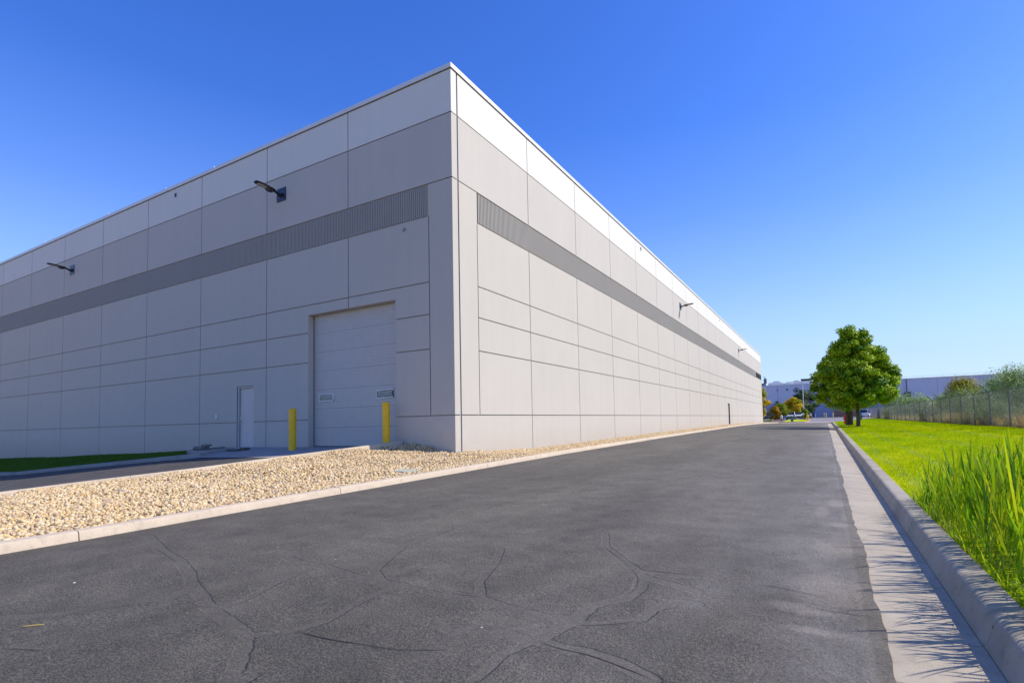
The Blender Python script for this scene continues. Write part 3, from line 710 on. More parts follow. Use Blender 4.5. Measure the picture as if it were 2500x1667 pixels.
while len(st) < 1350:
    x = 9.76 + 2.1 * r.random() ** .95; y = r.uniform(-9.2, -2.6)
    edge = -3.0 - .0 * x + .45 * math.sin(x * 7)      # far edge of the clump
    if y > edge + (x - 9.7) * .55: continue
    H = .36 + .50 * min(1, max(0, (-2.4 - y) / 2.8)) * min(1, .9 + (x - 9.7) * .3)
    H *= r.uniform(.7, 1.12)
    st.append((x, y, z_lawn(x, y) - .02, H))
tg = stemmed('tall_grass', st, M['reed'], 21)
tag(tg, 'clump of tall bright green grass leaning over the right curb', 'tall grass', kind='stuff')
lo = [(9.71 + 1.6 * r.random() ** 1.6, r.uniform(-9.3, -2.9), 0, r.uniform(.08, .30)) for _ in range(3800)]
lo = [(x, y, z_lawn(x, y) - .02, h) for x, y, _, h in lo]
tag(tall_grass('undergrowth', lo[:2900], M['reed'], 5, 1, .009, .6), 'short green undergrowth at the foot of the tall grass', 'grass', kind='stuff')
tag(tall_grass('dry_grass', lo[2900:] , M['reed_dry'], 6, .7, .007, .9), 'dry brown stalks at the foot of the tall grass by the curb', 'dry grass', kind='stuff')
# ------------------------------------------------------------------ the warehouse
T_, A_Z, B_Z, BB, C_, D_, E_, Z0 = 9.643, 8.407, 6.556, 5.635, 3.747, 2.831, 1.857, 0.0
WR, WL, R0, L0 = 3.831, 4.105, .258, .013
LEN, WID = 76.95, 60.0
wh = empty('warehouse', (0, 0, 0), 'large pale grey concrete panel warehouse with its sharp corner facing the road', 'warehouse')
G = .015; DEP = .032     # joint half width and depth
def wall_mesh(axis, s_max, vj, hj, holes, band, zb=-2.4, zt=9.70, s0=0.0):
    """vj: (s, z0, z1, halfwidth), hj: (z, s0, s1, halfwidth), holes (s0,s1,z0,z1,depth), band (s0,s1,z0,z1)"""
    S = {s0, s_max}; Zs = {zb, zt, A_Z, B_Z}
    for s, a, b, g in vj: S |= {round(s - g, 4), round(s + g, 4)}; Zs |= {round(a, 4), round(b, 4)}
    for z, a, b, g in hj: Zs |= {round(z - g, 4), round(z + g, 4)}; S |= {round(a, 4), round(b, 4)}
    for a, b, c, d, _ in holes: S |= {a, b}; Zs |= {c, d}
    for a, b, c, d, *_ in band: S |= {a, b}; Zs |= {c, d}
    S = sorted(v for v in S if s0 - 1e-6 <= v <= s_max + 1e-6); Zs = sorted(v for v in Zs if zb - 1e-6 <= v <= zt + 1e-6)
    def depth(s, z):
        for a, b, c, d, dp in holes:
            if a < s < b and c < z < d: return dp
        for a, b, c, d, dp in band:
            if a < s < b and c < z < d: return dp
        for q, a, b, g in vj:
            if abs(s - q) < g and a < z < b: return DEP if g < .02 else .034
        for q, a, b, g in hj:
            if abs(z - q) < g and a < s < b: return DEP
        return 0.0
    def pt(s, z, d): return (-d, s, z) if axis == 'R' else (-s, d, z)
    mb = MB(); nS, nZ = len(S) - 1, len(Zs) - 1
    D = [[depth((S[i] + S[i + 1]) / 2, (Zs[j] + Zs[j + 1]) / 2) for j in range(nZ)] for i in range(nS)]
    for i in range(nS):
        for j in range(nZ):
            d = D[i][j]; zc = (Zs[j] + Zs[j + 1]) / 2
            m = 0 if zc > A_Z - .001 else 1 if zc > B_Z else 2
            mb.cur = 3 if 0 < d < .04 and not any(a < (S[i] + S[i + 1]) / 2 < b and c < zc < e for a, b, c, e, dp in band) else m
            if d < .2: mb.quad(pt(S[i], Zs[j], d), pt(S[i + 1], Zs[j], d), pt(S[i + 1], Zs[j + 1], d), pt(S[i], Zs[j + 1], d))
            if i + 1 < nS and abs(D[i + 1][j] - d) > 1e-6: e = D[i + 1][j]; mb.quad(pt(S[i + 1], Zs[j], d), pt(S[i + 1], Zs[j + 1], d), pt(S[i + 1], Zs[j + 1], e), pt(S[i + 1], Zs[j], e))
            if j + 1 < nZ and abs(D[i][j + 1] - d) > 1e-6: e = D[i][j + 1]; mb.quad(pt(S[i], Zs[j + 1], d), pt(S[i + 1], Zs[j + 1], d), pt(S[i + 1], Zs[j + 1], e), pt(S[i], Zs[j + 1], e))
    return mb
# right (sunlit) wall
HR = [R0 + WR * k for k in range(1, 20)]
vj = [(R0, -2.4, 9.70, .03)]
for s in HR: vj += [(s, B_Z, 9.70, G), (s, -2.4, BB, G)]
vj += [(1.12, 0, BB, G), (LEN - .9, 0, BB, G)]
hj = [(A_Z, 0, LEN, G), (B_Z, 0, LEN, G), (Z0, 0, LEN, G)] + [(z, 1.12, LEN - .9, G) for z in (C_, D_, E_)] + [(BB, 1.12, 69.7, G)]
rhole = [(43.9, 44.9, -1.1, 1.28, .18), (69.9, 72.1, BB + .04, B_Z - .05, .12), (72.2, 74.4, BB + .04, B_Z - .05, .12), (74.5, 76.7, BB + .04, B_Z - .05, .12)]
mb = wall_mesh('R', LEN, vj, hj, rhole, [(1.12, 69.7, BB + G, B_Z - G, .045)])
# left (shaded) wall
HL = [L0 + WL * k for k in range(1, 15)]
vjl = []
for s in HL: vjl += [(s, B_Z, 9.70, G), (s, 3.42 if s < 5 else -2.4, BB, G)]
vjl += [(.85, 0, BB, G)]
hjl = [(A_Z, 0, WID, G), (B_Z, 0, WID, G), (Z0, 0, 2.15, G), (Z0, 6.02, 8.88, G), (Z0, 9.95, WID, G), (BB, .85, WID, G), (C_, .85, WID, G)]
for z in (D_, E_): hjl += [(z, .85, 2.15, G), (z, 6.02, WID, G)]
lhole = [(2.15, 6.02, -1.4, 3.42, .26), (8.92, 9.91, -1.2, 1.27, .12)]
ml = wall_mesh('L', WID, vjl, hjl, lhole, [(.85, WID, BB + G, B_Z - G, .03)])
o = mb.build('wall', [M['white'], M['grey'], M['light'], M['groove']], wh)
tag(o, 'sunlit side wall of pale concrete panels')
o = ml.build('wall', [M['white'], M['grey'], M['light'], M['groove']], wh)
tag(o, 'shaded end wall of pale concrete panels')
# far end and back walls (seen only from other positions) and the roof deck
mb = MB(); mb.box((-WID / 2 - .1, LEN + .1 - .2, 3.65), (WID - .4, .3, 12.0)); mb.box((-WID + .1, LEN / 2, 3.65), (.3, LEN - .6, 12.0))
mb.box((-WID / 2, LEN / 2, 9.2), (WID - .7, LEN - .7, .25)); mb.build('roof', [M['rear_wall']], wh)
# fluted bands
def ribs(axis, a, b, pitch, depth, gap, d0):
    mb = MB(); n = int((b - a) / pitch); p = (b - a) / n
    z0, z1 = BB + G, B_Z - G
    for k in range(n):
        s = a + k * p + gap; e = a + (k + 1) * p
        if axis == 'R': mb.box((-depth + (depth - .004) / 2, (s + e) / 2, (z0 + z1) / 2), (depth - .004, e - s, z1 - z0 - .01))
        else: mb.box((-(s + e) / 2, depth - (depth - .004) / 2, (z0 + z1) / 2), (e - s, depth - .004, z1 - z0 - .01))
    return mb
tag(ribs('R', 1.16, 69.66, .072, .042, .034, 0).build('ribbed_band', M['rib'], wh))
tag(ribs('L', .89, WID - .1, .072, .03, .030, 0).build('ribbed_band', M['rib'], wh))
# coping
mb = MB()
def lshape(mb, s0, s1, axis):
    pr = [(-.035, 9.643), (-.035, 9.775), (.28, 9.80), (.28, 9.643)]
    return pr
# mitred ring around the two visible sides
o_ = .035
ring = [(-WID, -o_), (o_, -o_), (o_, LEN + o_)]
inner = [(-WID, .30), (-.30, .30), (-.30, LEN + o_)]
for z0, z1 in ((9.662, 9.79),):
    vs = [(x, y, z0) for x, y in ring] + [(x, y, z1) for x, y in ring] + [(x, y, z1 + .012) for x, y in inner] + [(x, y, z0) for x, y in inner]
    fs = []
    for i in range(2):
        fs += [(i, i + 1, i + 4, i + 3), (i + 3, i + 4, i + 7, i + 6), (i, i + 9, i + 10, i + 1)]
    fs += [(0, 3, 6, 9), (2, 11, 8, 5)]
    mb.add(vs, fs)
mb.build('roof_coping', M['coping'], wh)
mb = MB()    # dark strip standing in for the shadow line under the coping
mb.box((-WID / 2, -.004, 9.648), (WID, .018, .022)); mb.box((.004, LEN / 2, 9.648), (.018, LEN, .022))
mb.build('coping_shadow_strip', plain('shadow_strip_brown', (.10, .08, .07), .6), wh)
# corner joint sealant strip
mb = MB(); mb.box((-.033, R0, 3.6), (.012, .045, 12.0)); mb.build('joint_sealant', M['seal'], wh)

# overhead door
od = empty('overhead_door', (-4.085, .26, -.87), None, None); del_ = None
od.parent = wh
def loc(mb): return mb
DW, DH = 3.87, 4.29
mb = MB(); k = 7; ph = DH / k
for i in range(k):
    z = i * ph
    mb.box((0, -.02, z + ph / 2), (DW - .02, .045, ph - .005))
    for q in range(1, 6):
        zz = z + ph * q / 6; mb.box((0, -.0435, zz), (DW - .03, .004, .012))
mb.build('door_leaf', M['door'], od, bevel=.002)
mb = MB(); mb.box((0, -.035, .012), (DW - .03, .03, .024)); mb.build('bottom_seal', M['shadow_gasket'], od)
mb = MB(); mb.box((-DW / 2 + .012, -.055, DH / 2), (.02, .012, DH)); mb.build('edge_gasket', M['shadow_gasket'], od)
mb = MB(); mb.box((0, -.056, DH - .01), (DW - .05, .012, .03)); mb.box((DW / 2 - .012, -.055, DH / 2), (.02, .012, DH)); mb.build('track_cover', M['steel'], od)
def rrect(w, h, r, n=5):
    P = []
    for cx, cz, a0 in ((w / 2 - r, h / 2 - r, 0), (-w / 2 + r, h / 2 - r, 90), (-w / 2 + r, -h / 2 + r, 180), (w / 2 - r, -h / 2 + r, 270)):
        for i in range(n): a = R(a0 + 90 * i / (n - 1)); P.append((cx + r * math.cos(a), cz + r * math.sin(a)))
    return P
def door_window(cx, cz, w, h, broken=False):
    fr = MB(); o_ = rrect(w, h, .06); i_ = rrect(w - .09, h - .09, .035); n = len(o_)
    yo, yi = -.075, -.045
    vs = [(a, yo + .008, b) for a, b in o_] + [(a * .985, yo, b * .97) for a, b in o_] + [(a, yo, b) for a, b in i_] + [(a, yi, b) for a, b in i_] + [(a, yi, b) for a, b in o_]
    fs = []
    for i in range(n):
        j = (i + 1) % n
        for L in ((0, 1), (1, 2), (2, 3), (4, 0)): fs.append((L[0] * n + i, L[0] * n + j, L[1] * n + j, L[1] * n + i))
    if broken: fs = [f for q, f in enumerate(fs) if (q // 4) not in (17, 18, 19)]
    fr.add(vs, fs); f = fr.build('window', plain('window_frame_white', (.62, .62, .60), .45), od, smooth=False)
    f.location = (cx, 0, cz)
    if broken: f.rotation_euler = (0, R(-2.5), 0)
    g = MB(); g.box((0, -.050, 0), (w - .08, .006, h - .08)); g.build('pane', M['frost'], f)
    g = MB(); g.box((0, -.0565, h * .16), (w - .16, .004, .018)); g.box((-.02, -.0565, -.02), (w - .2, .004, .012)); g.build('blind_slat', plain('blind_white', (.5, .5, .46), .5, 0, .1), f)
    if broken:
        g = MB(); g.box((w / 2 - .045, -.060, -.03), (.03, .012, h - .09)); g.box((.12, -.060, -h / 2 + .045), (.22, .012, .02)); g.build('loose_gasket', M['shadow_gasket'], f)
    return f
tag(door_window(-5.40 + 4.085, .71 + .87, .72, .27), 'left door window with pale blind behind')
tag(door_window(-2.80 + 4.085, .71 + .87, .74, .29, True), 'right door window with its rubber seal hanging loose')
# reveals of the two openings
mb = MB()
mb.box((-6.02 + .004, .13, 1.27), (.008, .26, 4.29)); mb.build('door_jamb', M['light'], wh)
# man door
md = empty('entry_door', (-9.415, .12, -.91), None, None); md.parent = wh
mb = MB(); mb.box((0, -.02, 1.075), (.86, .045, 2.11)); mb.build('door_leaf', M['entry'], md, bevel=.004)
mb = MB()
for sx in (-1, 1): mb.box((sx * .465, -.045, 1.09), (.055, .12, 2.18))
mb.box((0, -.045, 2.155), (.875, .12, .05)); mb.build('door_frame', M['entry'], md, bevel=.004)
mb = MB(); mb.box((-.4345, -.04, 1.08), (.007, .02, 2.13)); mb.box((.4345, -.04, 1.08), (.007, .02, 2.13)); mb.box((0, -.04, 2.131), (.87, .02, .008)); mb.box((-.4945, -.11, 1.09), (.012, .022, 2.18)); mb.box((0, -.11, 2.186), (.99, .022, .012)); mb.build('frame_gap', M['shadow_gasket'], md)
mb = MB(); mb.box((0, -.05, .008), (.98, .14, .016)); mb.build('threshold', M['steel'], md)
for z in (.25, 1.05, 1.87): mb = MB(); mb.cyl((.435, -.053, z - .055), .012, .11, 10); mb.build('hinge', M['black'], md)
mb = MB(); mb.box((-.36, -.046, 1.06), (.06, .008, .09)); mb.cyl((-.36, -.062, 1.045), .02, .03, 12); mb.build('deadbolt', M['coping'], md)
mb = MB(); mb.box((-.36, -.048, .95), (.05, .012, .05)); mb.tube([(-.36, -.055, .95), (-.36, -.09, .95)], [.01, .01]); mb.tube([(-.36, -.09, .95), (-.25, -.092, .947)], [.011, .009]); mb.build('lever_handle', M['steel'], md)
# side door in the long wall
sd = empty('side_door', (-.12, 44.4, -.93), None, None); sd.parent = wh
mb = MB(); mb.box((0, 0, 1.09), (.045, .9, 2.16)); mb.build('door_leaf', M['door'], sd, bevel=.004)
mb = MB()
for sy in (-1, 1): mb.box((.05, sy * .475, 1.1), (.16, .05, 2.2))
mb.box((.05, 0, 2.18), (.16, .9, .05)); mb.build('door_frame', plain('shaded_door_frame', (.05, .05, .055), .5), sd)  # near-black frame colour stands in for shade on the unlit jamb
mb = MB(); mb.tube([(.03, -.36, .98), (.07, -.36, .98), (.075, -.26, .98)], [.012] * 3); mb.build('lever_handle', M['steel'], sd)
mb = MB(); mb.box((.32, 0, -.03), (.6, 1.1, .12)); mb.build('door_step', M['black'], sd, bevel=.02)
# clerestory windows at the far end
for c in (71.0, 73.3, 75.6):
    f = MB(); zc = (BB + B_Z) / 2
    for dy in (-1.07, 1.07): f.box((-.05, c + dy, zc), (.07, .05, .80))
    f.box((-.05, c, zc + .385), (.07, 2.1, .05)); f.box((-.05, c, zc - .385), (.07, 2.1, .05)); f.box((-.05, c, zc), (.07, .04, .72))
    fo = f.build('window', plain('window_frame_dark', (.03, .035, .05), .4) if 'wfd' not in M else M['wfd'], wh); M['wfd'] = fo.data.materials[0]
    g = MB(); g.box((-.075, c, zc), (.01, 2.1, .75)); g.build('pane', M['glass'], fo)
# small things fixed to the wall
def group_thing(name, loc_, label, cat, group=None, rz=0): return empty(name, loc_, label, cat, group, rz)
def wall_lamp(loc_, rz, label):
    t = empty('wall_lamp', loc_, label, 'wall lamp', 'flood lamps on the warehouse walls', rz)      # local -Y points out of the wall
    mb = MB(); mb.box((0, -.012, 0), (.48, .022, .46)); mb.build('mounting_plate', M['plate'], t, bevel=.003)
    mb = MB()
    for sx in (-1, 1):
        for sz in (-1, 1):
            b_ = MB(); b_.tube([(sx * .09, -.02, sz * .09 - .02), (sx * .09, -.038, sz * .09 - .02)], [.014, .012], 6); b_.build('bolt', M['steel'], t)
    mb = MB(); mb.box((0, -.04, -.02), (.13, .04, .14)); mb.tube([(0, -.05, -.05), (0, -.16, .0), (0, -.30, .035)], [.052, .045, .036], 10); mb.build('arm', M['black'], t, bevel=.004)
    # flat head, wider driver box near the arm
    h = MB(); prof = [(-.24, .055, .030), (-.30, .085, .042), (-.36, .11, .05), (-.48, .115, .05), (-.52, .135, .030), (-.60, .14, .028), (-.80, .14, .024), (-.88, .12, .02), (-.93, .07, .014)]
    vs = []; fs = []
    for y, w, hh in prof:
        zc = .04 - (y + .24) * .06
        low = hh * (2.0 if -.50 < y < -.28 else 1.0)
        vs += [(-w, y, zc - low + .02), (w, y, zc - low + .02), (w, y, zc + .02), (w * .8, y, zc + .035), (-w * .8, y, zc + .035), (-w, y, zc + .02)]
    for i in range(len(prof) - 1):
        for k in range(6): fs.append((i * 6 + k, i * 6 + (k + 1) % 6, (i + 1) * 6 + (k + 1) % 6, (i + 1) * 6 + k))
    fs += [tuple(range(5, -1, -1)), tuple((len(prof) - 1) * 6 + k for k in range(6))]
    h.add(vs, fs); ho = h.build('lamp_head', M['black'], t, bevel=.003)
    g = MB(); g.add([(-.105, -.55, .0355), (.105, -.55, .0355), (.1, -.85, .0555), (-.1, -.85, .0555), (-.105, -.55, .028), (.105, -.55, .028), (.1, -.85, .048), (-.1, -.85, .048)], [(0, 1, 2, 3), (7, 6, 5, 4), (0, 4, 5, 1), (1, 5, 6, 2), (2, 6, 7, 3), (3, 7, 4, 0)])
    g.build('lens', M['lens'], ho); return t
wall_lamp((-7.41, 0, 7.77), 0, 'black flood lamp high on the shaded wall, the one nearer the overhead door')
wall_lamp((-23.75, 0, 7.80), 0, 'black flood lamp on a blue plate far along the shaded wall, near the left edge')
wall_lamp((0, 25.25, 7.78), R(90), 'flood lamp on the sunlit wall casting a slanting shadow, the nearer one')
wall_lamp((0, 53.05, 7.80), R(90), 'flood lamp on the sunlit wall near its far end, the farther one')
def vent(loc_, rz, label):
    t = empty('wall_vent', loc_, label, 'overflow vent', 'overflow vents under the coping', rz)
    mb = MB(); 
    for sx in (-1, 1): mb.box((sx * .10, -.006, 0), (.03, .012, .23))
    for sz in (-1, 1): mb.box((0, -.006, sz * .10), (.17, .012, .03))
    mb.build('vent_frame', M['coping'], t)
    mb = MB(); mb.box((0, -.003, 0), (.17, .006, .17)); mb.build('opening', M['shadow_gasket'], t)
    mb = MB(); mb.box((.03, -.010, .01), (.07, .008, .11)); mb.build('baffle', plain('baffle_brown', (.10, .08, .07), .7), t)
vent((-14.25, 0, 9.36), 0, 'small square overflow vent high on the shaded white band')
vent((0, 16.55, 9.40), R(90), 'small dark overflow vent on the sunlit white band, the nearer one')
vent((0, 41.05, 9.42), R(90), 'small dark overflow vent on the sunlit white band, the farther one')
t = empty('wall_keypad', (-11.16, 0, .24), 'small pale box on the shaded wall left of the grey entry door', 'keypad')
mb = MB(); mb.box((0, -.02, 0), (.10, .04, .20)); mb.build('casing', plain('keypad_beige', (.62, .62, .52), .5), t, bevel=.006)
mb = MB(); mb.box((0, -.042, .03), (.06, .006, .06)); mb.build('cover', M['coping'], t)
t = empty('wall_spigot', (-1.77, 0, 5.42), 'tiny round fitting on the shaded wall above the overhead door', 'wall fitting')
mb = MB(); mb.tube([(0, 0, 0), (0, -.03, 0)], [.055, .05], 14); mb.build('flange', M['seal'], t)
mb = MB(); mb.tube([(0, -.03, 0), (0, -.06, -.02), (0, -.07, -.06)], [.018] * 3, 8); mb.build('spout', M['steel'], t)
# roof-edge fixings on the left coping
for k, x in enumerate((-11.5, -15.0, -20.0, -27.0)):
    mb = MB(); mb.box((x, -.01, 9.81), (.03, .03, .05)); tag(mb.build('roof_clip', M['coping'], bevel=.004), 'tiny metal clip standing on the coping of the shaded wall', 'roof clip', 'clips along the coping')
# bollards
def bollard(x, y, z, label, h=1.2, r=.105, group='yellow bollards guarding the overhead door', mat=None):
    t = empty('bollard', (x, y, z), label, 'bollard', group)
    mb = MB(); mb.cyl((0, 0, -.05), r, h + .03, 28); mb.build('post', mat or M['yellow'], t, smooth=True)
    mb = MB(); mb.tube([(0, 0, h - .02), (0, 0, h + .0), (0, 0, h + .018), (0, 0, h + .024)], [r * 1.03, r * 1.03, r * .9, r * .5], 28); mb.build('cap', mat or M['yellow'], t, smooth=True)
    mb = MB(); mb.cyl((0, 0, -.06), r + .03, .067, 24); mb.build('collar', M['concrete_d'], t)
bollard(-5.51, -.9, z_apron(-5.51, -.9), 'yellow steel bollard at the left jamb of the overhead door', 1.24)
bollard(-2.17, -.36, -.87, 'yellow steel bollard standing behind the gravel, right of the overhead door', 1.27)
# things lying by the entry door
t = empty('hose_nozzle', (-10.6, -.75, z_verge(-10.6, -.75) + .03), 'dark blue long-handled tool lying on the kerb by the entry door', 'tool', rz=R(10))
mb = MB(); mb.tube([(-.45, 0, .07), (-.35, 0, .08), (-.05, 0, .07), (.1, 0, .05)], [.05, .085, .08, .03], 12); mb.build('head', plain('navy_plastic', (.015, .018, .035), .5), t, smooth=True)
mb = MB(); mb.tube([(.08, 0, .05), (.5, .02, .10), (.95, .03, .12)], [.02, .018, .018], 8); mb.build('handle', M['black'], t, smooth=True)
mb = MB(); mb.box((-9.95, -1.15, -.84), (.45, .28, .10)); mb.box((-9.75, -1.1, -.76), (.26, .2, .07), .3)
tag(mb.build('rubble_block', concrete('rubble', (.22, .22, .20), .3), bevel=.02), 'broken concrete lumps beside the entry door', 'rubble')
mb = MB(); mb.box((-8.5, -.9, z_apron(-8.5, -.9) + .03), (.55, .22, .06), .1); mb.box((-8.15, -.75, z_apron(-8.2, -.8) + .05), (.3, .2, .10), -.2)
tag(mb.build('wood_scrap', plain('grey_wood', (.10, .095, .085), .9, 0, .3, 9), bevel=.01), 'dark scrap of wood lying on the apron right of the entry door', 'scrap')
mb = MB()
mb.box((.9, -2.95, z_left(-2.95) + .125), (.75, .42, .04), -.1)
tag(mb.build('meter_cover', concrete('cover_green_grey', (.42, .44, .34), .08), bevel=.008), 'flat pale concrete cover half buried in the gravel beside the road curb', 'meter cover')

# ------------------------------------------------------------------ chain link fence
fx = 16.65
fence = empty('chain_link_fence', (fx, 15, -1.03), 'long galvanised chain link fence with barbed wire arms along the lawn', 'fence')
def P_(x, y, z): return (x - fx, y - 15, z + 1.03)
mb = MB(); y0, y1, H = 13.0, 104.0, 1.78
dy = .083; w = .0034
y = y0
V = []; F = []
def wire(a, b, w):
    a = np.array(a); b = np.array(b); d = b - a; d /= np.linalg.norm(d)
    s1 = np.array([1, 0, 0]) * w / 2; s2 = np.cross(d, [1, 0, 0]); s2 = s2 / np.linalg.norm(s2) * w / 2
    n = len(V); 
    for p in (a, b): V.extend([tuple(p + s1), tuple(p - s1 * .5 + s2 * .87), tuple(p - s1 * .5 - s2 * .87)])
    F.extend([(n, n + 1, n + 4, n + 3), (n + 1, n + 2, n + 5, n + 4), (n + 2, n, n + 3, n + 5)])
k = 0
while y < y1:
    far = y > 45
    step = dy if not far else dy * 2
    ww = w if not far else w * 1.7
    for s_ in (1, -1):
        ya, yb = (y, y + H) if s_ > 0 else (y + H, y)
        wire(P_(fx + .012 * s_, ya, z_fence(ya) + .04), P_(fx + .012 * s_, yb, z_fence(yb) + .04 + H), ww)
    y += step
link('chain_mesh', fast_mesh('chain_mesh', V, F), M['wire'], fence)
V = []; F = []
for y in np.arange(13, 104, 3.0): wire(P_(fx - .03, y, z_fence(y) + 1.85), P_(fx - .03, y + 3.0, z_fence(y + 3) + 1.85), .046)
link('top_rail', fast_mesh('top_rail', V, F), M['galv'], fence, smooth=True)
for q in range(3):
    V = []; F = []
    for y in np.arange(13, 104, 3.0):
        xo, zo = fx - .12 - .10 * q, 1.94 + .10 * q
        wire(P_(xo, y, z_fence(y) + zo), P_(xo, y + 3.0, z_fence(y + 3) + zo), .006)
    link('barbed_wire', fast_mesh('barbed_wire', V, F), M['galv'], fence)
post = None
for k in range(-2, 26):
    y = 21.17 + 3.3 * k
    if post is None:
        mb = MB(); mb.cyl((0, 0, -.1), .038, 1.95, 10); post = mb.build('post', M['galv'], fence, smooth=True)
        mb = MB(); mb._bar((0, 0, 1.83), (-.40, -.05, 2.24), .055, .035); mb.tube([(0, 0, 1.78), (0, 0, 1.88)], [.045, .045], 10); arm = mb.build('barb_arm', M['wire'], post)
        p = post
    else: p = copy_tree(post, fence)
    p.location = P_(fx + .03, y, z_fence(y))

# ------------------------------------------------------------------ plants
def leaf_cloud(clumps, per, size, seed, flat=.35, fold=True, up=.35):
    """clumps [(cx,cy,cz,rx,ry,rz)] -> folded leaf quads spread over and inside each clump"""
    r = np.random.default_rng(seed); C = np.array(clumps); n = len(C) * per
    idx = np.repeat(np.arange(len(C)), per)
    d = r.normal(size=(n, 3)); d /= np.linalg.norm(d, axis=1)[:, None]
    rad = r.random(n) ** .38
    P = C[idx, :3] + d * C[idx, 3:6] * rad[:, None]
    nn = d * .8 + r.normal(size=(n, 3)) * .42 + np.array([0, 0, up * 1.4]); nn /= np.linalg.norm(nn, axis=1)[:, None]
    t = np.cross(nn, r.normal(size=(n, 3))); t /= np.linalg.norm(t, axis=1)[:, None]; b = np.cross(nn, t)
    s = size * r.uniform(.6, 1.3, n)[:, None]
    V = np.stack([P - t * s * .5, P - b * s * .42 + nn * s * .12 , P + t * s * .55, P + b * s * .42 + nn * s * .12], 1).reshape(-1, 3)
    F = np.arange(4 * n).reshape(-1, 4)
    cr = r.random(len(C)); rn = np.clip(cr[idx] * .72 + r.random(n) * .32, 0, 1)
    return V, F, np.repeat(rn, 4)
def plant(name, label, cat, loc_, clumps, per, size, mat, trunk=None, seed=1, group=None, trunk_name='trunk', crown='crown', barkm=None):
    t = empty(name, loc_, label, cat, group)
    V, F, rn = leaf_cloud(clumps, per, size, seed)
    link(crown, fast_mesh(crown, V, F, rn), mat, t)
    if trunk:
        mb = MB()
        for pts, rad in trunk: mb.tube(pts, rad, 9)
        mb.build(trunk_name, barkm or M['bark'], t, smooth=True)
    return t
def crown_clumps(z0, z1, prof, n, cs, seed, sx=0.0, squash=.8, fill=.5, sy=0.0):
    """prof: [(t, radius)] along height; returns clumps on the crown's surface and some inside"""
    r = random.Random(seed); out = []
    for i in range(n):
        t = r.random() ** .9; rr = float(np.interp(t, [p[0] for p in prof], [p[1] for p in prof]))
        a = r.uniform(0, 2 * math.pi); q = r.uniform(fill, 1.0)
        c = cs * r.uniform(.65, 1.3)
        rr = max(0, rr - c * .5)
        out.append((math.cos(a) * rr * q + sx * t, math.sin(a) * rr * q + sy * t, z0 + (z1 - z0) * t, c, c, c * squash))
    return out
def limbs(z0, z1, rad, spread, n, seed, base=.0):
    r = random.Random(seed); out = [([(0, 0, -.1), (.01, 0, .1), (.03, .02, z0 * .5), (.0, .0, z0), (.02, .05, z0 + (z1 - z0) * .5), (0, 0, z0 + (z1 - z0) * .85)], [rad * 1.35, rad * 1.08, rad, rad * .92, rad * .5, rad * .12])]
    for i in range(n):
        a = 2 * math.pi * (i + r.random() * .6) / n; zz = z0 * r.uniform(.78, 1.0) + (z1 - z0) * .3 * r.random(); s = spread * r.uniform(.6, 1)
        out.append(([(0, 0, zz), (math.cos(a) * s * .4, math.sin(a) * s * .4, zz + (z1 - z0) * .22), (math.cos(a) * s, math.sin(a) * s, zz + (z1 - z0) * .5)], [rad * .5, rad * .3, rad * .08]))
    return out
# the two big maples that share one crown
zt = z_lawn(11.0, 34.1)
def lobes(L, seed, n=17, c=.40):
    r = random.Random(seed); out = []
    for (x, y, z, q) in L:
        for _ in range(int(n * (q / .85) ** 1.6)):
            v = Vector((r.gauss(0, 1), r.gauss(0, 1), r.gauss(0, 1) + .25)).normalized() * q * r.uniform(.5, 1.08); k = c * r.uniform(.7, 1.25)
            out.append(((x + v.x) * .92, y + v.y, 1.45 + (z + .2 + v.z * .85 - 1.6) * .975, k, k, k * .75))
    return out
c1 = lobes([(-.3, 0, 7.45, .34), (-.75, 0, 7.25, .3), (.75, 0, 7.1, .34), (2.65, 0, 3.6, .4), (2.1, 0, 5.0, .35), (-.35, 0, 7.15, .5), (.1, .2, 6.6, .6), (.8, 0, 6.5, .5), (-.85, 0, 6.4, .55), (-.3, -.4, 5.8, .8), (.8, -.2, 5.5, .8), (-1.35, .2, 5.6, .6), (1.5, 0, 4.8, .75), (.3, -1.0, 4.8, .9), (-1.0, -.8, 4.6, .9), (2.1, .2, 4.2, .65), (1.3, -.9, 3.8, .9), (-.2, -1.5, 3.7, .9), (-1.7, -.6, 3.7, .9), (2.3, -.1, 3.1, .65), (1.6, -1.1, 2.6, .8), (.3, -1.7, 2.5, .8), (-1.2, -1.3, 2.6, .8), (2.0, .1, 2.0, .5), (.9, -.8, 1.9, .6), (-.4, -.8, 1.75, .6), (0, 1.2, 4.4, 1.0), (0, 1.4, 3, 1.0), (1.2, 1.0, 3.4, .9), (0, .6, 5.9, .7), (0, 0, 3.2, 1.2), (.6, .3, 4.6, 1.1), (-.6, .5, 5.0, 1.0), (1.9, .4, 3.6, .8), (1.9, -.2, 4.9, .5), (1.1, .6, 2.5, .8), (-.8, .5, 2.6, .9), (.2, 0, 7.0, .5), (2.45, .1, 2.5, .45), (1.4, .2, 5.6, .6)], 31)
plant('maple_tree', 'full green maple on the lawn nearest the camera, its trunk beside the hydrant', 'tree', (10.98, 34.1, zt), c1, 170, .14, M['maple'],
      limbs(1.55, 6.0, .135, 1.5, 6, 4), 41, 'maples on the lawn')
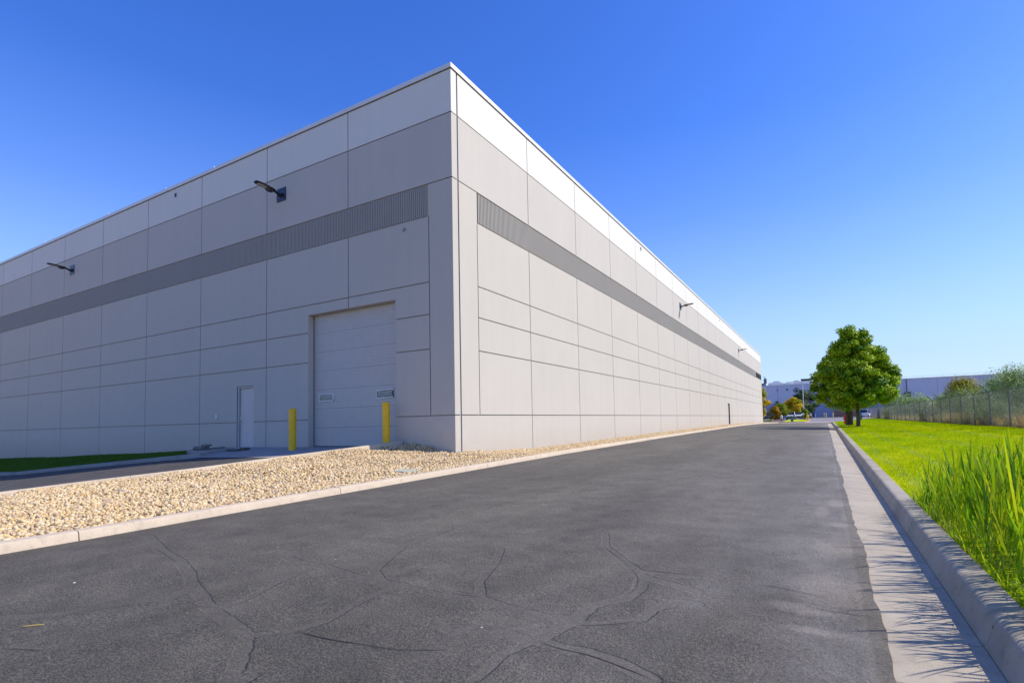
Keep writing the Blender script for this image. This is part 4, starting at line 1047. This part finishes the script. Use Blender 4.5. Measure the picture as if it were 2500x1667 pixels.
c2 = lobes([(-2.2, -.8, 4.2, .65), (-2.4, -.6, 3.4, .65), (-1.9, -.8, 5.0, .65), (-1.3, -.6, 5.8, .65), (-.6, -.3, 6.6, .6), (-1.2, -1, 4.4, .8), (-1.6, -1, 3.2, .85), (-2.2, -.5, 2.5, .6), (-1.3, -.8, 2.1, .7), (-.5, -.6, 1.85, .6), (0, 0, 3, 1.1), (0, 0, 4.6, 1.2), (.9, 0, 5.6, .8), (1.8, .3, 4.4, .8), (2.4, .3, 3.4, .7), (1.5, .2, 2.6, .9), (2.3, .2, 2.4, .5), (.6, .1, 1.95, .6)], 33)
plant('maple_tree', 'second green maple with the thicker double trunk, just behind the nearer one', 'tree', (10.70, 38.8, z_lawn(10.7, 38.8)), [(a, b, c - .1, d, e, f) for a, b, c, d, e, f in c2], 170, .14, M['maple'],
      limbs(1.5, 5.5, .15, 1.5, 6, 6) + [([(-.26, -.05, -.1), (-.24, 0, .8), (-.38, .1, 1.8), (-.8, .1, 3.2)], [.15, .12, .11, .05])], 43, 'maples on the lawn')

def far(y): return z_far(0, y)
plant('yellow_tree', 'tall yellowing maple by the far corner of the warehouse', 'tree', (-1.9, 95, far(95)), crown_clumps(1.0, 5.9, [(0, 1.0), (.3, 1.8), (.6, 1.6), (1, .4)], 45, .6, 51), 160, .22, M['autumn'], limbs(1.0, 4, .12, 1, 4, 7), 51)
plant('orange_tree', 'small rust and orange tree in front of the parked cars', 'tree', (.55, 92, far(92)), crown_clumps(.4, 2.5, [(0, .9), (.4, 1.35), (.8, .9), (1, .3)], 30, .45, 52), 130, .18, M['rust_leaf'], limbs(.5, 1.7, .07, .6, 4, 8), 52)
plant('round_tree', 'small round green tree among the parked cars', 'tree', (.95, 102, far(102)), crown_clumps(.9, 3.1, [(0, 1.1), (.45, 1.8), (.8, 1.3), (1, .5)], 40, .55, 53), 140, .2, M['green_leaf'], limbs(1.0, 2, .07, .7, 4, 9), 53)
plant('orange_tree', 'orange and yellow tree left of the light pole', 'tree', (3.0, 108, far(108)), crown_clumps(1.6, 4.4, [(0, 1.2), (.4, 2.0), (.7, 1.7), (1, .6)], 46, .6, 54), 150, .22, M['autumn'], limbs(1.5, 3.3, .09, .9, 5, 10), 54)
plant('dark_tree', 'broad dark green tree behind the light pole against the far building', 'tree', (4.6, 125, far(125)), [(x - .2, y, z, a, b, c) for x, y, z, a, b, c in crown_clumps(1.6, 6.3, [(0, 2.0), (.3, 3.5), (.6, 3.1), (.85, 2.0), (1, .8)], 80, .75, 55)] + [(-1.6, 0, 6.9, .9, .8, .7), (1.7, 0, 6.4, .9, .8, .7)], 170, .24, M['dark_leaf'], limbs(1.7, 4.8, .2, 1.8, 5, 11), 55)
plant('low_tree', 'low green and yellow bush at the foot of the light pole', 'bush', (5.35, 100, far(100)), crown_clumps(.5, 1.9, [(0, .5), (.5, .95), (1, .3)], 20, .38, 56), 120, .18, M['green_leaf'], limbs(.5, 1.4, .05, .5, 3, 12), 56)
plant('bare_tree', 'thin dark tree behind the yellow maple', 'tree', (-1.6, 126, far(126)), crown_clumps(1.2, 4.2, [(0, .4), (.5, 1.3), (1, .5)], 18, .4, 57), 60, .2, M['dark_leaf'], limbs(1.0, 4.2, .1, 1.3, 7, 13), 57)
plant('low_shrub', 'low olive shrub at the base of the warehouse far corner', 'shrub', (-.1, 79, far(79)), [(dx, 0, .18, .4, .5, .22) for dx in (-1.2, -.6, 0, .6, 1.0)], 160, .1, M['green_leaf'], seed=58, crown='foliage')
zs = lambda x, y: z_ground(x, y)
def shrub(name, label, x, y, h, w, mat, seed, n=26, per=150, size=.13, group=None, cat='shrub', tr=True, cs=None, low=.15, prof=None):
    cs = cs or w * .34
    return plant(name, label, cat, (x, y, zs(x, y)), crown_clumps(h * low, h - cs * .5, prof or [(0, w * .35), (.3, w * .5), (.7, w * .4), (1, w * .12)], n, cs, seed, fill=.2), per, size, mat, limbs(h * .25, h * .85, .03 + h * .012, w * .4, 5, seed) if tr else None, seed, group, 'stem', 'foliage')
M['olive_leaf'] = leaf_mat('olive_leaf', [(.20, .22, .01), (.36, .34, .01), (.52, .44, .02), (.14, .18, .02)], .4)
SG = 'silvery shrubs behind the fence'
shrub('silver_shrub', 'tall silvery green shrub behind the fence at the right edge of the photo', 19.3, 26.5, 3.2, 3.2, M['silver_leaf'], 61, 34, 240, .085, SG, prof=[(0, 1.2), (.4, 1.5), (.7, 1.0), (1, .2)])
shrub('silver_shrub', 'tallest silvery green shrub behind the fence with pointed reddish tips', 19.4, 30.8, 3.75, 2.6, M['silver_leaf'], 62, 34, 240, .085, SG, prof=[(0, 1.1), (.4, 1.3), (.7, .7), (1, .1)])
shrub('silver_shrub', 'silvery green shrub with two pointed tops left of the tallest one', 19.5, 34.5, 3.5, 2.8, M['silver_leaf'], 63, 34, 230, .09, SG, prof=[(0, 1.2), (.4, 1.3), (.7, .8), (1, .1)])
shrub('silver_shrub', 'rounded pale shrub just right of the olive yellow tree', 20.0, 40.0, 3.1, 3.4, M['silver_leaf'], 64, 34, 220, .095, SG)
shrub('silver_shrub', 'rounded pale shrub in front of the olive yellow tree behind the fence', 19.5, 45.5, 2.95, 3.2, M['silver_leaf'], 65, 30, 210, .1, SG)
shrub('olive_tree', 'olive yellow leafy tree rising behind the fence shrubs', 21.8, 57.0, 4.4, 3.9, M['olive_leaf'], 66, 34, 200, .17, None, 'tree', low=.4)
shrub('bright_shrub', 'bright lime green shrub showing over the fence', 20.2, 58.0, 2.7, 2.6, M['bright_leaf'], 67, 20, 150, .16, None)
shrub('green_shrub', 'low green shrub showing over the fence, nearest the maples', 19.5, 90.0, 3.8, 5.5, M['silver_leaf'], 68, 30, 200, .2, 'green shrubs over the fence')
shrub('green_shrub', 'wide green shrub showing over the fence right of the maples', 19.8, 76.0, 3.3, 5.8, M['silver_leaf'], 69, 34, 200, .18, 'green shrubs over the fence')
shrub('green_shrub', 'green shrub over the fence below the rooftop ducts', 19.6, 66.0, 2.6, 4.0, M['silver_leaf'], 70, 26, 180, .16, 'green shrubs over the fence')
# undergrowth right at the fence foot
shrub('dark_shrub', 'dark green shrub at the fence foot in the middle of its visible run', 17.5, 46.5, 1.35, 2.4, M['dark_leaf'], 71, 20, 220, .08, None, tr=False)
shrub('weed_clump', 'pale flowering weeds at the fence foot right of the dark shrub', 17.4, 40.5, .85, 2.2, M['pale_weed'], 72, 18, 220, .05, 'pale weeds at the fence', 'weeds', False)
shrub('weed_clump', 'pale green weeds at the fence foot right of the golden grass', 17.5, 31.0, 1.0, 2.6, M['pale_weed'], 73, 20, 240, .05, 'pale weeds at the fence', 'weeds', False)
shrub('dark_shrub', 'dark blue green shrub against the fence behind its second visible post', 17.6, 27.3, 1.5, 2.2, M['silver_leaf'], 74, 20, 260, .06, None, 'shrub', False)
shrub('weed_clump', 'green weeds behind the fence near its right end', 17.8, 22.6, .95, 2.6, M['pale_weed'], 75, 18, 240, .05, 'pale weeds at the fence', 'weeds', False)
shrub('small_shrub', 'slim dark shrub at the far end of the fence', 17.2, 92, 1.6, 1.2, M['dark_leaf'], 76, 10, 120, .12, None, 'shrub', False)
shrub('small_shrub', 'leafy green shrub at the fence foot near its far end', 17.2, 78, 1.7, 2.0, M['green_leaf'], 77, 12, 140, .12, None, 'shrub', False)
# straw grasses
def straw(name, label, x, y, w, l, n, h, seed, cat='dry grass', kind=None, mat=None):
    r = random.Random(seed); roots = []
    for _ in range(n):
        a = x + r.gauss(0, w / 2); b = y + r.gauss(0, l / 2)
        if a < 16.85: a = 16.85 + abs(16.85 - a) * .3
        roots.append((a, b, zs(a, b) - .03, h * r.uniform(.6, 1.15)))
    o = tall_grass(name, roots, mat or M['straw'], seed, 1.0, .022, .55)
    return tag(o, label, cat, kind=kind)
straw('straw_clump', 'golden dry grass clump at the fence foot', 17.5, 36.3, .7, 1.7, 1500, .95, 81)
straw('straw_clump', 'orange brown dry grass behind the fence at its right end', 18.2, 19.0, 1.0, 2.0, 1800, .95, 82, mat=leaf_mat('rusty_straw', [(.45, .22, .08), (.5, .3, .14), (.35, .2, .08)], .3))
def field_roots(n, seed):
    r = random.Random(seed); out = []
    for _ in range(n):
        a = 16.9 + 14 * r.random() ** 2.4; b = 15 + 90 * r.random() ** 1.25; out.append((a, b, zs(a, b) - .03, r.uniform(.35, .95)))
    return out
tag(tall_grass('field_grass', field_roots(15000, 9), M['straw'], 83, 1, .035, .6), 'dry straw coloured field grass behind the chain link fence', 'field grass', kind='stuff')
tag(tall_grass('field_grass', field_roots(5000, 19), M['pale_weed'], 84, 1, .03, .6), 'pale green weeds scattered through the field behind the fence', 'weeds', kind='stuff')

# ------------------------------------------------------------------ street furniture
t = empty('fire_hydrant', (10.47, 44.2, z_lawn(10.47, 44.2)), 'red fire hydrant on the lawn left of the maple trunks', 'fire hydrant')
mb = MB(); mb.tube([(0, 0, -.05), (0, 0, .06), (0, 0, .07), (0, 0, .62), (0, 0, .64), (0, 0, .69), (0, 0, .70), (0, 0, .80), (0, 0, .86), (0, 0, .88)], [.17, .17, .125, .125, .165, .165, .14, .125, .07, .03], 18); mb.build('barrel', M['red'], t, smooth=True)
for sx, sy, rr_ in ((-1, 0, .05), (1, 0, .05), (0, -1, .07)): mb = MB(); mb.tube([(sx * .1, sy * .1, .5), (sx * .2, sy * .2, .5)], [rr_, rr_ * 1.15], 12); mb.build('nozzle_cap', M['red'], t)
mb = MB(); mb.cyl((0, 0, .87), .03, .06, 5); mb.build('operating_nut', M['red'], t)
t = empty('fire_hydrant', (6.2, 85, far(85) + .06), 'yellow fire hydrant at the corner of the far lawn island', 'fire hydrant')
mb = MB(); mb.tube([(0, 0, -.05), (0, 0, .06), (0, 0, .07), (0, 0, .62), (0, 0, .64), (0, 0, .69), (0, 0, .80), (0, 0, .88)], [.2, .2, .15, .15, .19, .19, .15, .04], 14); mb.build('barrel', M['yellow'], t, smooth=True)
for sx in (-1, 1): mb = MB(); mb.tube([(sx * .1, 0, .5), (sx * .24, 0, .5)], [.07, .075], 10); mb.build('nozzle_cap', M['yellow'], t)
def utility(x, y, z, w, h, label):
    t = empty('utility_box', (x, y, z), label, 'utility box', 'green utility boxes')
    g = plain('utility_green', (.03, .13, .09), .5) if 'ug' not in M else M['ug']; M['ug'] = g
    mb = MB(); mb.box((0, 0, h * .42), (w, w, h * .9)); mb.build('cabinet', g, t, bevel=.01)
    mb = MB(); mb.box((0, 0, h * .93), (w * 1.08, w * 1.08, h * .14)); mb.build('lid', g, t, bevel=.02)
utility(4.53, 70.9, far(71) + .07, .34, .85, 'green utility pedestal at the front of the far lawn island')
utility(13.4, 78, z_lawn(13.4, 78), .5, .95, 'green utility box on the lawn right behind the maple trunks')
t = empty('light_pole', (5.0, 106, far(106)), 'tall pale light pole in front of the dark tree', 'light pole')
mb = MB(); mb.tube([(0, 0, .6), (-.0, 0, 7.2)], [.095, .06], 12); mb.build('pole', plain('pole_paint', (.82, .80, .82), .5), t, smooth=True)
mb = MB(); mb.cyl((0, 0, 0), .28, .7, 16); mb.build('base', M['concrete_far'], t, bevel=.02)
mb = MB(); mb.box((0, 0, 7.26), (.9, .25, .1)); mb.build('lamp_head', M['rear_wall'], t, bevel=.02)
t = empty('parking_sign', (5.1, 98, far(98)), 'small round white sign on a short post in front of the light pole', 'sign')
mb = MB(); mb.cyl((0, 0, 0), .03, .95, 8); mb.build('post', M['steel'], t)
mb = MB(); mb.tube([(0, -.03, 1.1), (0, -.05, 1.1)], [.24, .24], 18); mb.build('sign_face', plain('sign_white', (.75, .75, .75), .5), t)
t = empty('marker_post', (1.72, 91.3, far(91)), 'white marker post with a black foot among the orange leaves', 'post')
mb = MB(); mb.tube([(0, 0, .28), (0, 0, .85), (0, 0, 1.0)], [.2, .2, .08], 12); mb.build('post', plain('post_white', (.7, .7, .7), .5), t)
mb = MB(); mb.cyl((0, 0, -.02), .16, .31, 12); mb.build('foot', M['black'], t)
for x, lb in ((8.62, 'pale yellow bollard far down the street, leftmost of the three'), (9.05, 'pale yellow bollard far down the street, middle of the three'), (10.5, 'pale yellow bollard far down the street, rightmost of the three')):
    bollard(x, 128, far(128), lb, 1.15, .13, 'bollards in front of the far building', M.setdefault('py', plain('pale_yellow', (.75, .62, .22), .6)))
t = empty('steel_column', (6.3, 132, far(132)), 'dark blue post standing before the far building wall', 'post')
mb = MB(); mb.box((0, 0, .7), (.42, .3, 1.5)); mb.build('column', plain('navy', (.015, .02, .07), .5), t, bevel=.02)
mb = MB(); mb.cyl((.35, -.1, -.03), .07, 1.0, 8); mb.build('guard_post', M['rear_wall'], t)
mb = MB(); mb.box((14.4, 133, .1), (7.2, .3, 1.9))
for q in range(5): mb.box((11.6 + q * 1.4, 132.82, .1), (.06, .05, 1.9))
tag(mb.build('enclosure_wall', M['brown'], bevel=.02), 'low brown enclosure wall at the foot of the far building behind the maples', 'wall')

# ------------------------------------------------------------------ the far building
rb = empty('far_building', (0, 140, -.7), 'long blue grey warehouse closing the view beyond the trees', 'building')
mb = MB()
ZT = 9.05
edges = [-34, -20.3, -9.5, -2.3, 5, 12.6, 18.6, 26.3, 33, 41, 52, 64, 90]
for a, b in zip(edges, edges[1:]):
    mb.cur = 0; mb.box(((a + b) / 2, .15, (4.2 + ZT) / 2), (b - a - .05, .3, ZT - 4.2)); mb.cur = 1; mb.box(((a + b) / 2, .15, 2.06), (b - a - .05, .3, 4.26))
mb.cur = 0
mb.box((28, .35, 4.5), (123.6, .14, 9.0)); mb.box((28, 45, 8.9), (124, 89, .2)); mb.box((-33.9, 45, 4.5), (.3, 89, 9.0)); mb.box((89.9, 45, 4.5), (.3, 89, 9.0))
mb.build('wall', [M['rear_wall'], M['rear_band']], rb)
mb = MB(); mb.box((28, .1, ZT + .05), (124.2, .5, .1)); mb.build('roof_coping', plain('coping_bright', (.75, .77, .80), .5), rb)
mb = MB(); mb.tube([(26, 0.2, ZT + .55), (88, .2, ZT + .55)], [.02, .02], 5)
for q in range(16): mb.tube([(26 + q * 4.1, .2, ZT), (26 + q * 4.1, .2, ZT + .55)], [.02, .02], 5)
mb.build('roof_railing', M['galv'], rb)
mb = MB(); mb.box((7.2, -.03, 1.4), (2.6, .08, 2.9)); mb.build('overhead_door', M['rear_band'], rb)
for x, z in ((.05, 7.75), (37.5, 7.68)):
    mb = MB(); mb.tube([(x, -.02, z), (x, -.14, z)], [.22, .22], 12); mb.build('round_vent', M['black'], rb)
mb = MB(); mb.box((-2.4, -.1, 7.7), (.5, .25, .12)); mb.build('wall_light', M['galv'], rb)
mb = MB(); mb.box((23.9, -.6, 5.0), (1.7, 1.2, 1.8)); mb.box((23.8, -.6, 2.2), (.6, .6, 3.8)); mb.build('duct', plain('duct_blue_grey', (.12, .15, .22), .5), rb)
mb = MB(); mb.box((26.9, -.5, 4.4), (1.2, 1.0, 2.8)); mb.box((26.9, -.5, 1.5), (.8, .8, 3.0)); mb.build('duct', M.setdefault('dd', plain('duct_dark', (.05, .06, .10), .5)), rb)
mb = MB(); mb.tube([(26.8, -.06, 5.6), (26.8, -.06, 9.0)], [.09, .09], 8); mb.build('downpipe', M['dd'], rb)
# rooftop machines
mr = plain('roof_metal', (.66, .66, .60), .5)
t = empty('exhaust_stack', (-6.25, 150, 8.3), 'grey exhaust stack with a hooked top on the far roof', 'exhaust stack')
mb = MB(); mb.cyl((0, 0, 1.3), .42, 1.4, 14, .42); mb.build('silencer', plain('stack_grey', (.10, .10, .12), .5), t)
mb = MB(); mb.cyl((0, 0, 0), .14, 1.3, 8); mb.tube([(0, 0, 2.7), (-.02, 0, 3.0), (-.3, 0, 3.35)], [.13, .12, .1], 8); mb.build('pipe', M['black'], t)
mb = MB(); mb.box((-6.9, 149, 9.0), (1.3, 2, 1.1)); tag(mb.build('roof_unit', M['dd'], bevel=.05), 'dark box unit on the far roof beside the warehouse corner', 'roof unit', 'machines on the far roof')
mb = MB(); mb.add([(-5.4, 149, 8.4), (-.2, 149, 8.4), (-.6, 149, 9.3), (-1.7, 149, 9.5), (-2.6, 149, 10.1), (-3.8, 149, 10.1), (-4.3, 149, 9.7), (-5.4, 149, 9.6), (-5.4, 151, 8.4), (-.2, 151, 8.4), (-.6, 151, 9.3), (-1.7, 151, 9.5), (-2.6, 151, 10.1), (-3.8, 151, 10.1), (-4.3, 151, 9.7), (-5.4, 151, 9.6)], [tuple(range(8)), tuple(range(15, 7, -1))] + [(i, i + 8, (i + 1) % 8 + 8, (i + 1) % 8) for i in range(8)])
tag(mb.build('roof_unit', mr, bevel=.03), 'long low grey hooded unit on the far roof, right of the stack', 'roof unit', 'machines on the far roof')
mb = MB(); mb.box((.3, 149, 9.0), (1.9, 1.6, 1.25)); tag(mb.build('roof_unit', mr, bevel=.05), 'small grey box on the far roof between the hooded unit and the dome', 'roof unit', 'machines on the far roof')
mb = MB(); n = 14; r_ = 1.35; vs = []
for y in (149, 150.6):
    for i in range(n + 1): a = math.pi * i / n; vs.append((2.05 + r_ * math.cos(a), y, 8.65 + r_ * 1.05 * math.sin(a)))
mb.add(vs, [tuple(range(n + 1)), tuple(range(2 * n + 1, n, -1))] + [(i, i + n + 1, i + n + 2, i + 1) for i in range(n)])
tag(mb.build('roof_dome', mr), 'half round vent hood on the far roof', 'roof vent')
t = empty('cooling_unit', (4.4, 150, 8.3), 'flared cooling unit with a dark louvre on the far roof', 'roof unit', 'machines on the far roof')
mb = MB(); mb.add([(-1.9, -.8, .5), (2.0, -.8, .5), (1.2, -.8, 1.4), (-1.2, -.8, 1.4), (-1.9, .8, .5), (2.0, .8, .5), (1.2, .8, 1.4), (-1.2, .8, 1.4)], [(0, 1, 2, 3), (7, 6, 5, 4), (0, 4, 5, 1), (1, 5, 6, 2), (2, 6, 7, 3), (3, 7, 4, 0)]); mb.box((0, 0, .25), (3.6, 1.5, .5)); mb.build('hood', mr, t)
mb = MB(); mb.box((0, 0, 1.72), (2.4, 1.5, .5)); mb.build('louvre', M['black'], t)
mb = MB(); mb.box((0, 0, 2.02), (2.6, 1.7, .1)); mb.build('lid', mr, t)

# hill on the horizon
V = []; F = []; hx = np.linspace(-900, 2600, 71); hy = np.linspace(2600, 3800, 14)
for i, x in enumerate(hx):
    for j, y in enumerate(hy):
        rr_ = math.exp(-((x - 790) / 85) ** 2) * 150 + math.exp(-((x - 1050) / 220) ** 2) * 190 + 12 * math.sin(x / 70) * math.exp(-((x - 1000) / 700) ** 2)
        V.append((x, y, -6 + max(0, rr_) * math.sin(math.pi * j / 13)))
for i in range(70):
    for j in range(13): a = i * 14 + j; F.append((a, a + 14, a + 15, a + 1))
tag(link('hills', fast_mesh('hills', V, F), plain('hill_rock_hazed', (.30, .34, .42), .95, 0, .1, .01), smooth=True), kind='structure')  # blue grey tint paints distance haze into the hill colour

# ------------------------------------------------------------------ cars
def car(x, y, color, label, suv=False, rz=0.0, name='parked_car', z=None):
    t = empty(name, (x, y, far(y) if z is None else z), label, 'car', 'cars parked beyond the trees', rz)
    L, W = (4.7, 1.86) if suv else (4.6, 1.8); H = 1.72 if suv else 1.45; sh = .95 if suv else .86
    paint = plain('car_paint', color, .25, .1, .03)
    # local -Y is the front
    side = [(-L / 2, .45), (-L / 2 + .04, .68), (-L / 2 + .9, sh), (L / 2 - (.25 if suv else .6), sh + .04), (L / 2, sh - .05), (L / 2, .4), (L / 2 - .15, .26), (-L / 2 + .1, .26)]
    mb = MB(); n = len(side); rings = []
    for s_, k in ((-1, .86), (-1, 1), (1, 1), (1, .86)):
        rings += [(s_ * W / 2 * k, yy * (1 if k == 1 else .985), zz if k == 1 else .3 + (zz - .3) * 1.03) for yy, zz in side]
    fs = []
    for i in range(3):
        for j in range(n): fs.append((i * n + j, i * n + (j + 1) % n, (i + 1) * n + (j + 1) % n, (i + 1) * n + j))
    fs += [tuple(range(n - 1, -1, -1)), tuple(3 * n + j for j in range(n))]
    mb.add(rings, fs)
    # roof
    ya, yb = (-.75, L / 2 - .5) if suv else (-.35, 1.0)
    top = [(-.62 * W / 1.8, ya + .1), (.62 * W / 1.8, ya + .1), (.62 * W / 1.8, yb), (-.62 * W / 1.8, yb)]
    mb.add([(a, b, H - .06) for a, b in top] + [(a * .93, b, H) for a, b in top], [(0, 3, 2, 1), (4, 5, 6, 7), (0, 1, 5, 4), (1, 2, 6, 5), (2, 3, 7, 6), (3, 0, 4, 7)])
    for a, b, c, d in ((ya + .08, ya - .62, 0, 0), (yb - .03, yb + (.2 if suv else .6), 0, 0)):
        for s_ in (-1, 1): mb._bar((s_ * .63, a, H - .04), (s_ * .82, b, sh - .02), .06, .06)
    mb.build('body', paint, t, bevel=.035)
    gl = M['glass']
    def panel(nm, pts, m): g = MB(); g.add(pts, [(0, 1, 2, 3)]); return g.build(nm, m, t)
    y2, y3 = ya - .6, yb + (.18 if suv else .58)
    panel('windscreen', [(-.78, y2, sh), (.78, y2, sh), (.60, ya + .06, H - .05), (-.60, ya + .06, H - .05)], gl)
    panel('rear_window', [(.78, y3, sh), (-.78, y3, sh), (-.60, yb, H - .05), (.60, yb, H - .05)], gl)
    for s_ in (-1, 1): panel('side_window', [(s_ * .80, y2, sh), (s_ * .80, y3, sh), (s_ * .61, yb, H - .05), (s_ * .61, ya + .06, H - .05)], gl)
    for s_ in (-1, 1):
        for yy in (-L / 2 + .85, L / 2 - .85):
            w_ = MB(); w_.tube([(s_ * (W / 2 - .2), yy, .32), (s_ * (W / 2 + .01), yy, .32)], [.32, .32], 16); wo = w_.build('wheel', M['black'], t)
            w_ = MB(); w_.tube([(s_ * (W / 2 + .005), yy, .32), (s_ * (W / 2 + .02), yy, .32)], [.2, .19], 12); w_.build('rim', M['steel'], wo)
        hl = MB(); hl.box((s_ * .66, -L / 2 - .0, .66), (.34, .12, .14)); hl.build('headlight', M['lens'], t, bevel=.02)
        tl = MB(); tl.box((s_ * .72, L / 2 - .02, .8), (.2, .1, .22)); tl.build('tail_light', M['red'], t, bevel=.02)
    g = MB(); g.box((0, -L / 2 - .0, .55), (.95, .1, .22)); g.box((0, -L / 2 - .0, .36), (1.5, .1, .12)); g.build('grille', M['black'], t)
    return t
car(2.25, 112, (.55, .58, .60), 'silver white sport utility car facing the camera beside the orange tree', True)
car(3.3, 119, (.72, .72, .72), 'white van-like car behind the silver one', True)
car(4.3, 126, (.25, .03, .04), 'dark red car in the parked row behind the white one')
car(5.0, 133.5 - 3, (.70, .70, .74), 'white car at the end of the parked row by the far wall')
car(-.4, 114, (.08, .08, .09), 'dark grey car partly behind the white marker post')
car(-2.7, 113, (.02, .035, .03), 'dark green car hidden behind the rust coloured tree')
car(-4.6, 116, (.55, .56, .58), 'pale car just beyond the warehouse corner under the yellow maple')
car(16.75, 122, (.75, .76, .80), 'white wagon parked at the far end of the fence', True, R(168), z=far(122))

# ------------------------------------------------------------------ sky, sun, camera
AZ = math.atan2(.48, .90); EL = math.atan2(1.0, math.hypot(.90, .48))
W = bpy.data.worlds.new('World'); SC.world = W; W.use_nodes = True; nt = W.node_tree
bg = nt.nodes['Background']; sky = nt.nodes.new('ShaderNodeTexSky'); sky.sky_type = 'NISHITA'; sky.sun_disc = False
sky.sun_elevation = EL; sky.sun_rotation = math.pi / 2 - AZ
sky.altitude = 1300; sky.air_density = SKY_AIR; sky.dust_density = SKY_DUST; sky.ozone_density = SKY_OZ
hs = nt.nodes.new('ShaderNodeHueSaturation'); hs.inputs['Saturation'].default_value = SKY_SAT; hs.inputs['Hue'].default_value = SKY_HUE; hs.inputs['Value'].default_value = SKY_VAL
nt.links.new(sky.outputs[0], hs.inputs['Color']); tc = nt.nodes.new('ShaderNodeTexCoord'); sp = nt.nodes.new('ShaderNodeSeparateXYZ'); nt.links.new(tc.outputs['Generated'], sp.inputs[0])
rp = nt.nodes.new('ShaderNodeValToRGB'); nt.links.new(sp.outputs[2], rp.inputs[0]); e = rp.color_ramp.elements
for _ in range(3): e.new(.5)
for i, (p_, v_) in enumerate(((0, .90), (.10, .74), (.22, .36), (.36, .10), (.50, 0.0))): e[i].position = p_; e[i].color = (v_, v_, v_, 1)
mxs = nt.nodes.new('ShaderNodeMix'); mxs.data_type = 'RGBA'; nt.links.new(rp.outputs[0], mxs.inputs[0]); nt.links.new(hs.outputs[0], mxs.inputs[6]); mxs.inputs[7].default_value = (2.7, 3.55, 4.9, 1)
nt.links.new(mxs.outputs[2], bg.inputs[0]); bg.inputs[1].default_value = SKY_STR
sl = bpy.data.lights.new('sun', 'SUN'); sl.energy = SUN_E; sl.angle = R(.53); sl.color = (1.0, .915, .80)
so = bpy.data.objects.new('sun', sl); COL.objects.link(so)
d = Vector((.90, .48, 1.0)).normalized(); so.rotation_euler = d.to_track_quat('Z', 'Y').to_euler(); so.location = (30, 20, 40)

cam = bpy.data.cameras.new('camera'); co = bpy.data.objects.new('camera', cam); COL.objects.link(co)
f, yaw, pit, rol = 1243.3806503384765, R(-27.84373324), R(2.8964787), R(-1.35243353)
cy, sy = math.cos(yaw), math.sin(yaw)
fw = Vector((sy * math.cos(pit), cy * math.cos(pit), math.sin(pit))); rt = Vector((cy, -sy, 0)); up = rt.cross(fw)
r2 = rt * math.cos(rol) + up * math.sin(rol); u2 = -rt * math.sin(rol) + up * math.cos(rol)
m = Matrix((r2, u2, -fw)).transposed().to_4x4(); m.translation = Vector((8.7789376, -10.85153117, -.25991957)); co.matrix_world = m
cam.sensor_fit = 'HORIZONTAL'; cam.sensor_width = 36; cam.lens = f / 2500 * 36
cam.shift_x = -104.9686 / 2500; cam.shift_y = 134.0535 / 2500; cam.clip_start = .05; cam.clip_end = 12000
SC.camera = co
SC.view_settings.view_transform = 'Standard'; SC.view_settings.look = 'None'; SC.view_settings.exposure = EXPO; SC.view_settings.gamma = 1
SC.cycles.max_bounces = 8; SC.cycles.transparent_max_bounces = 4
try: SC.cycles.sample_clamp_indirect = 8
except Exception: pass
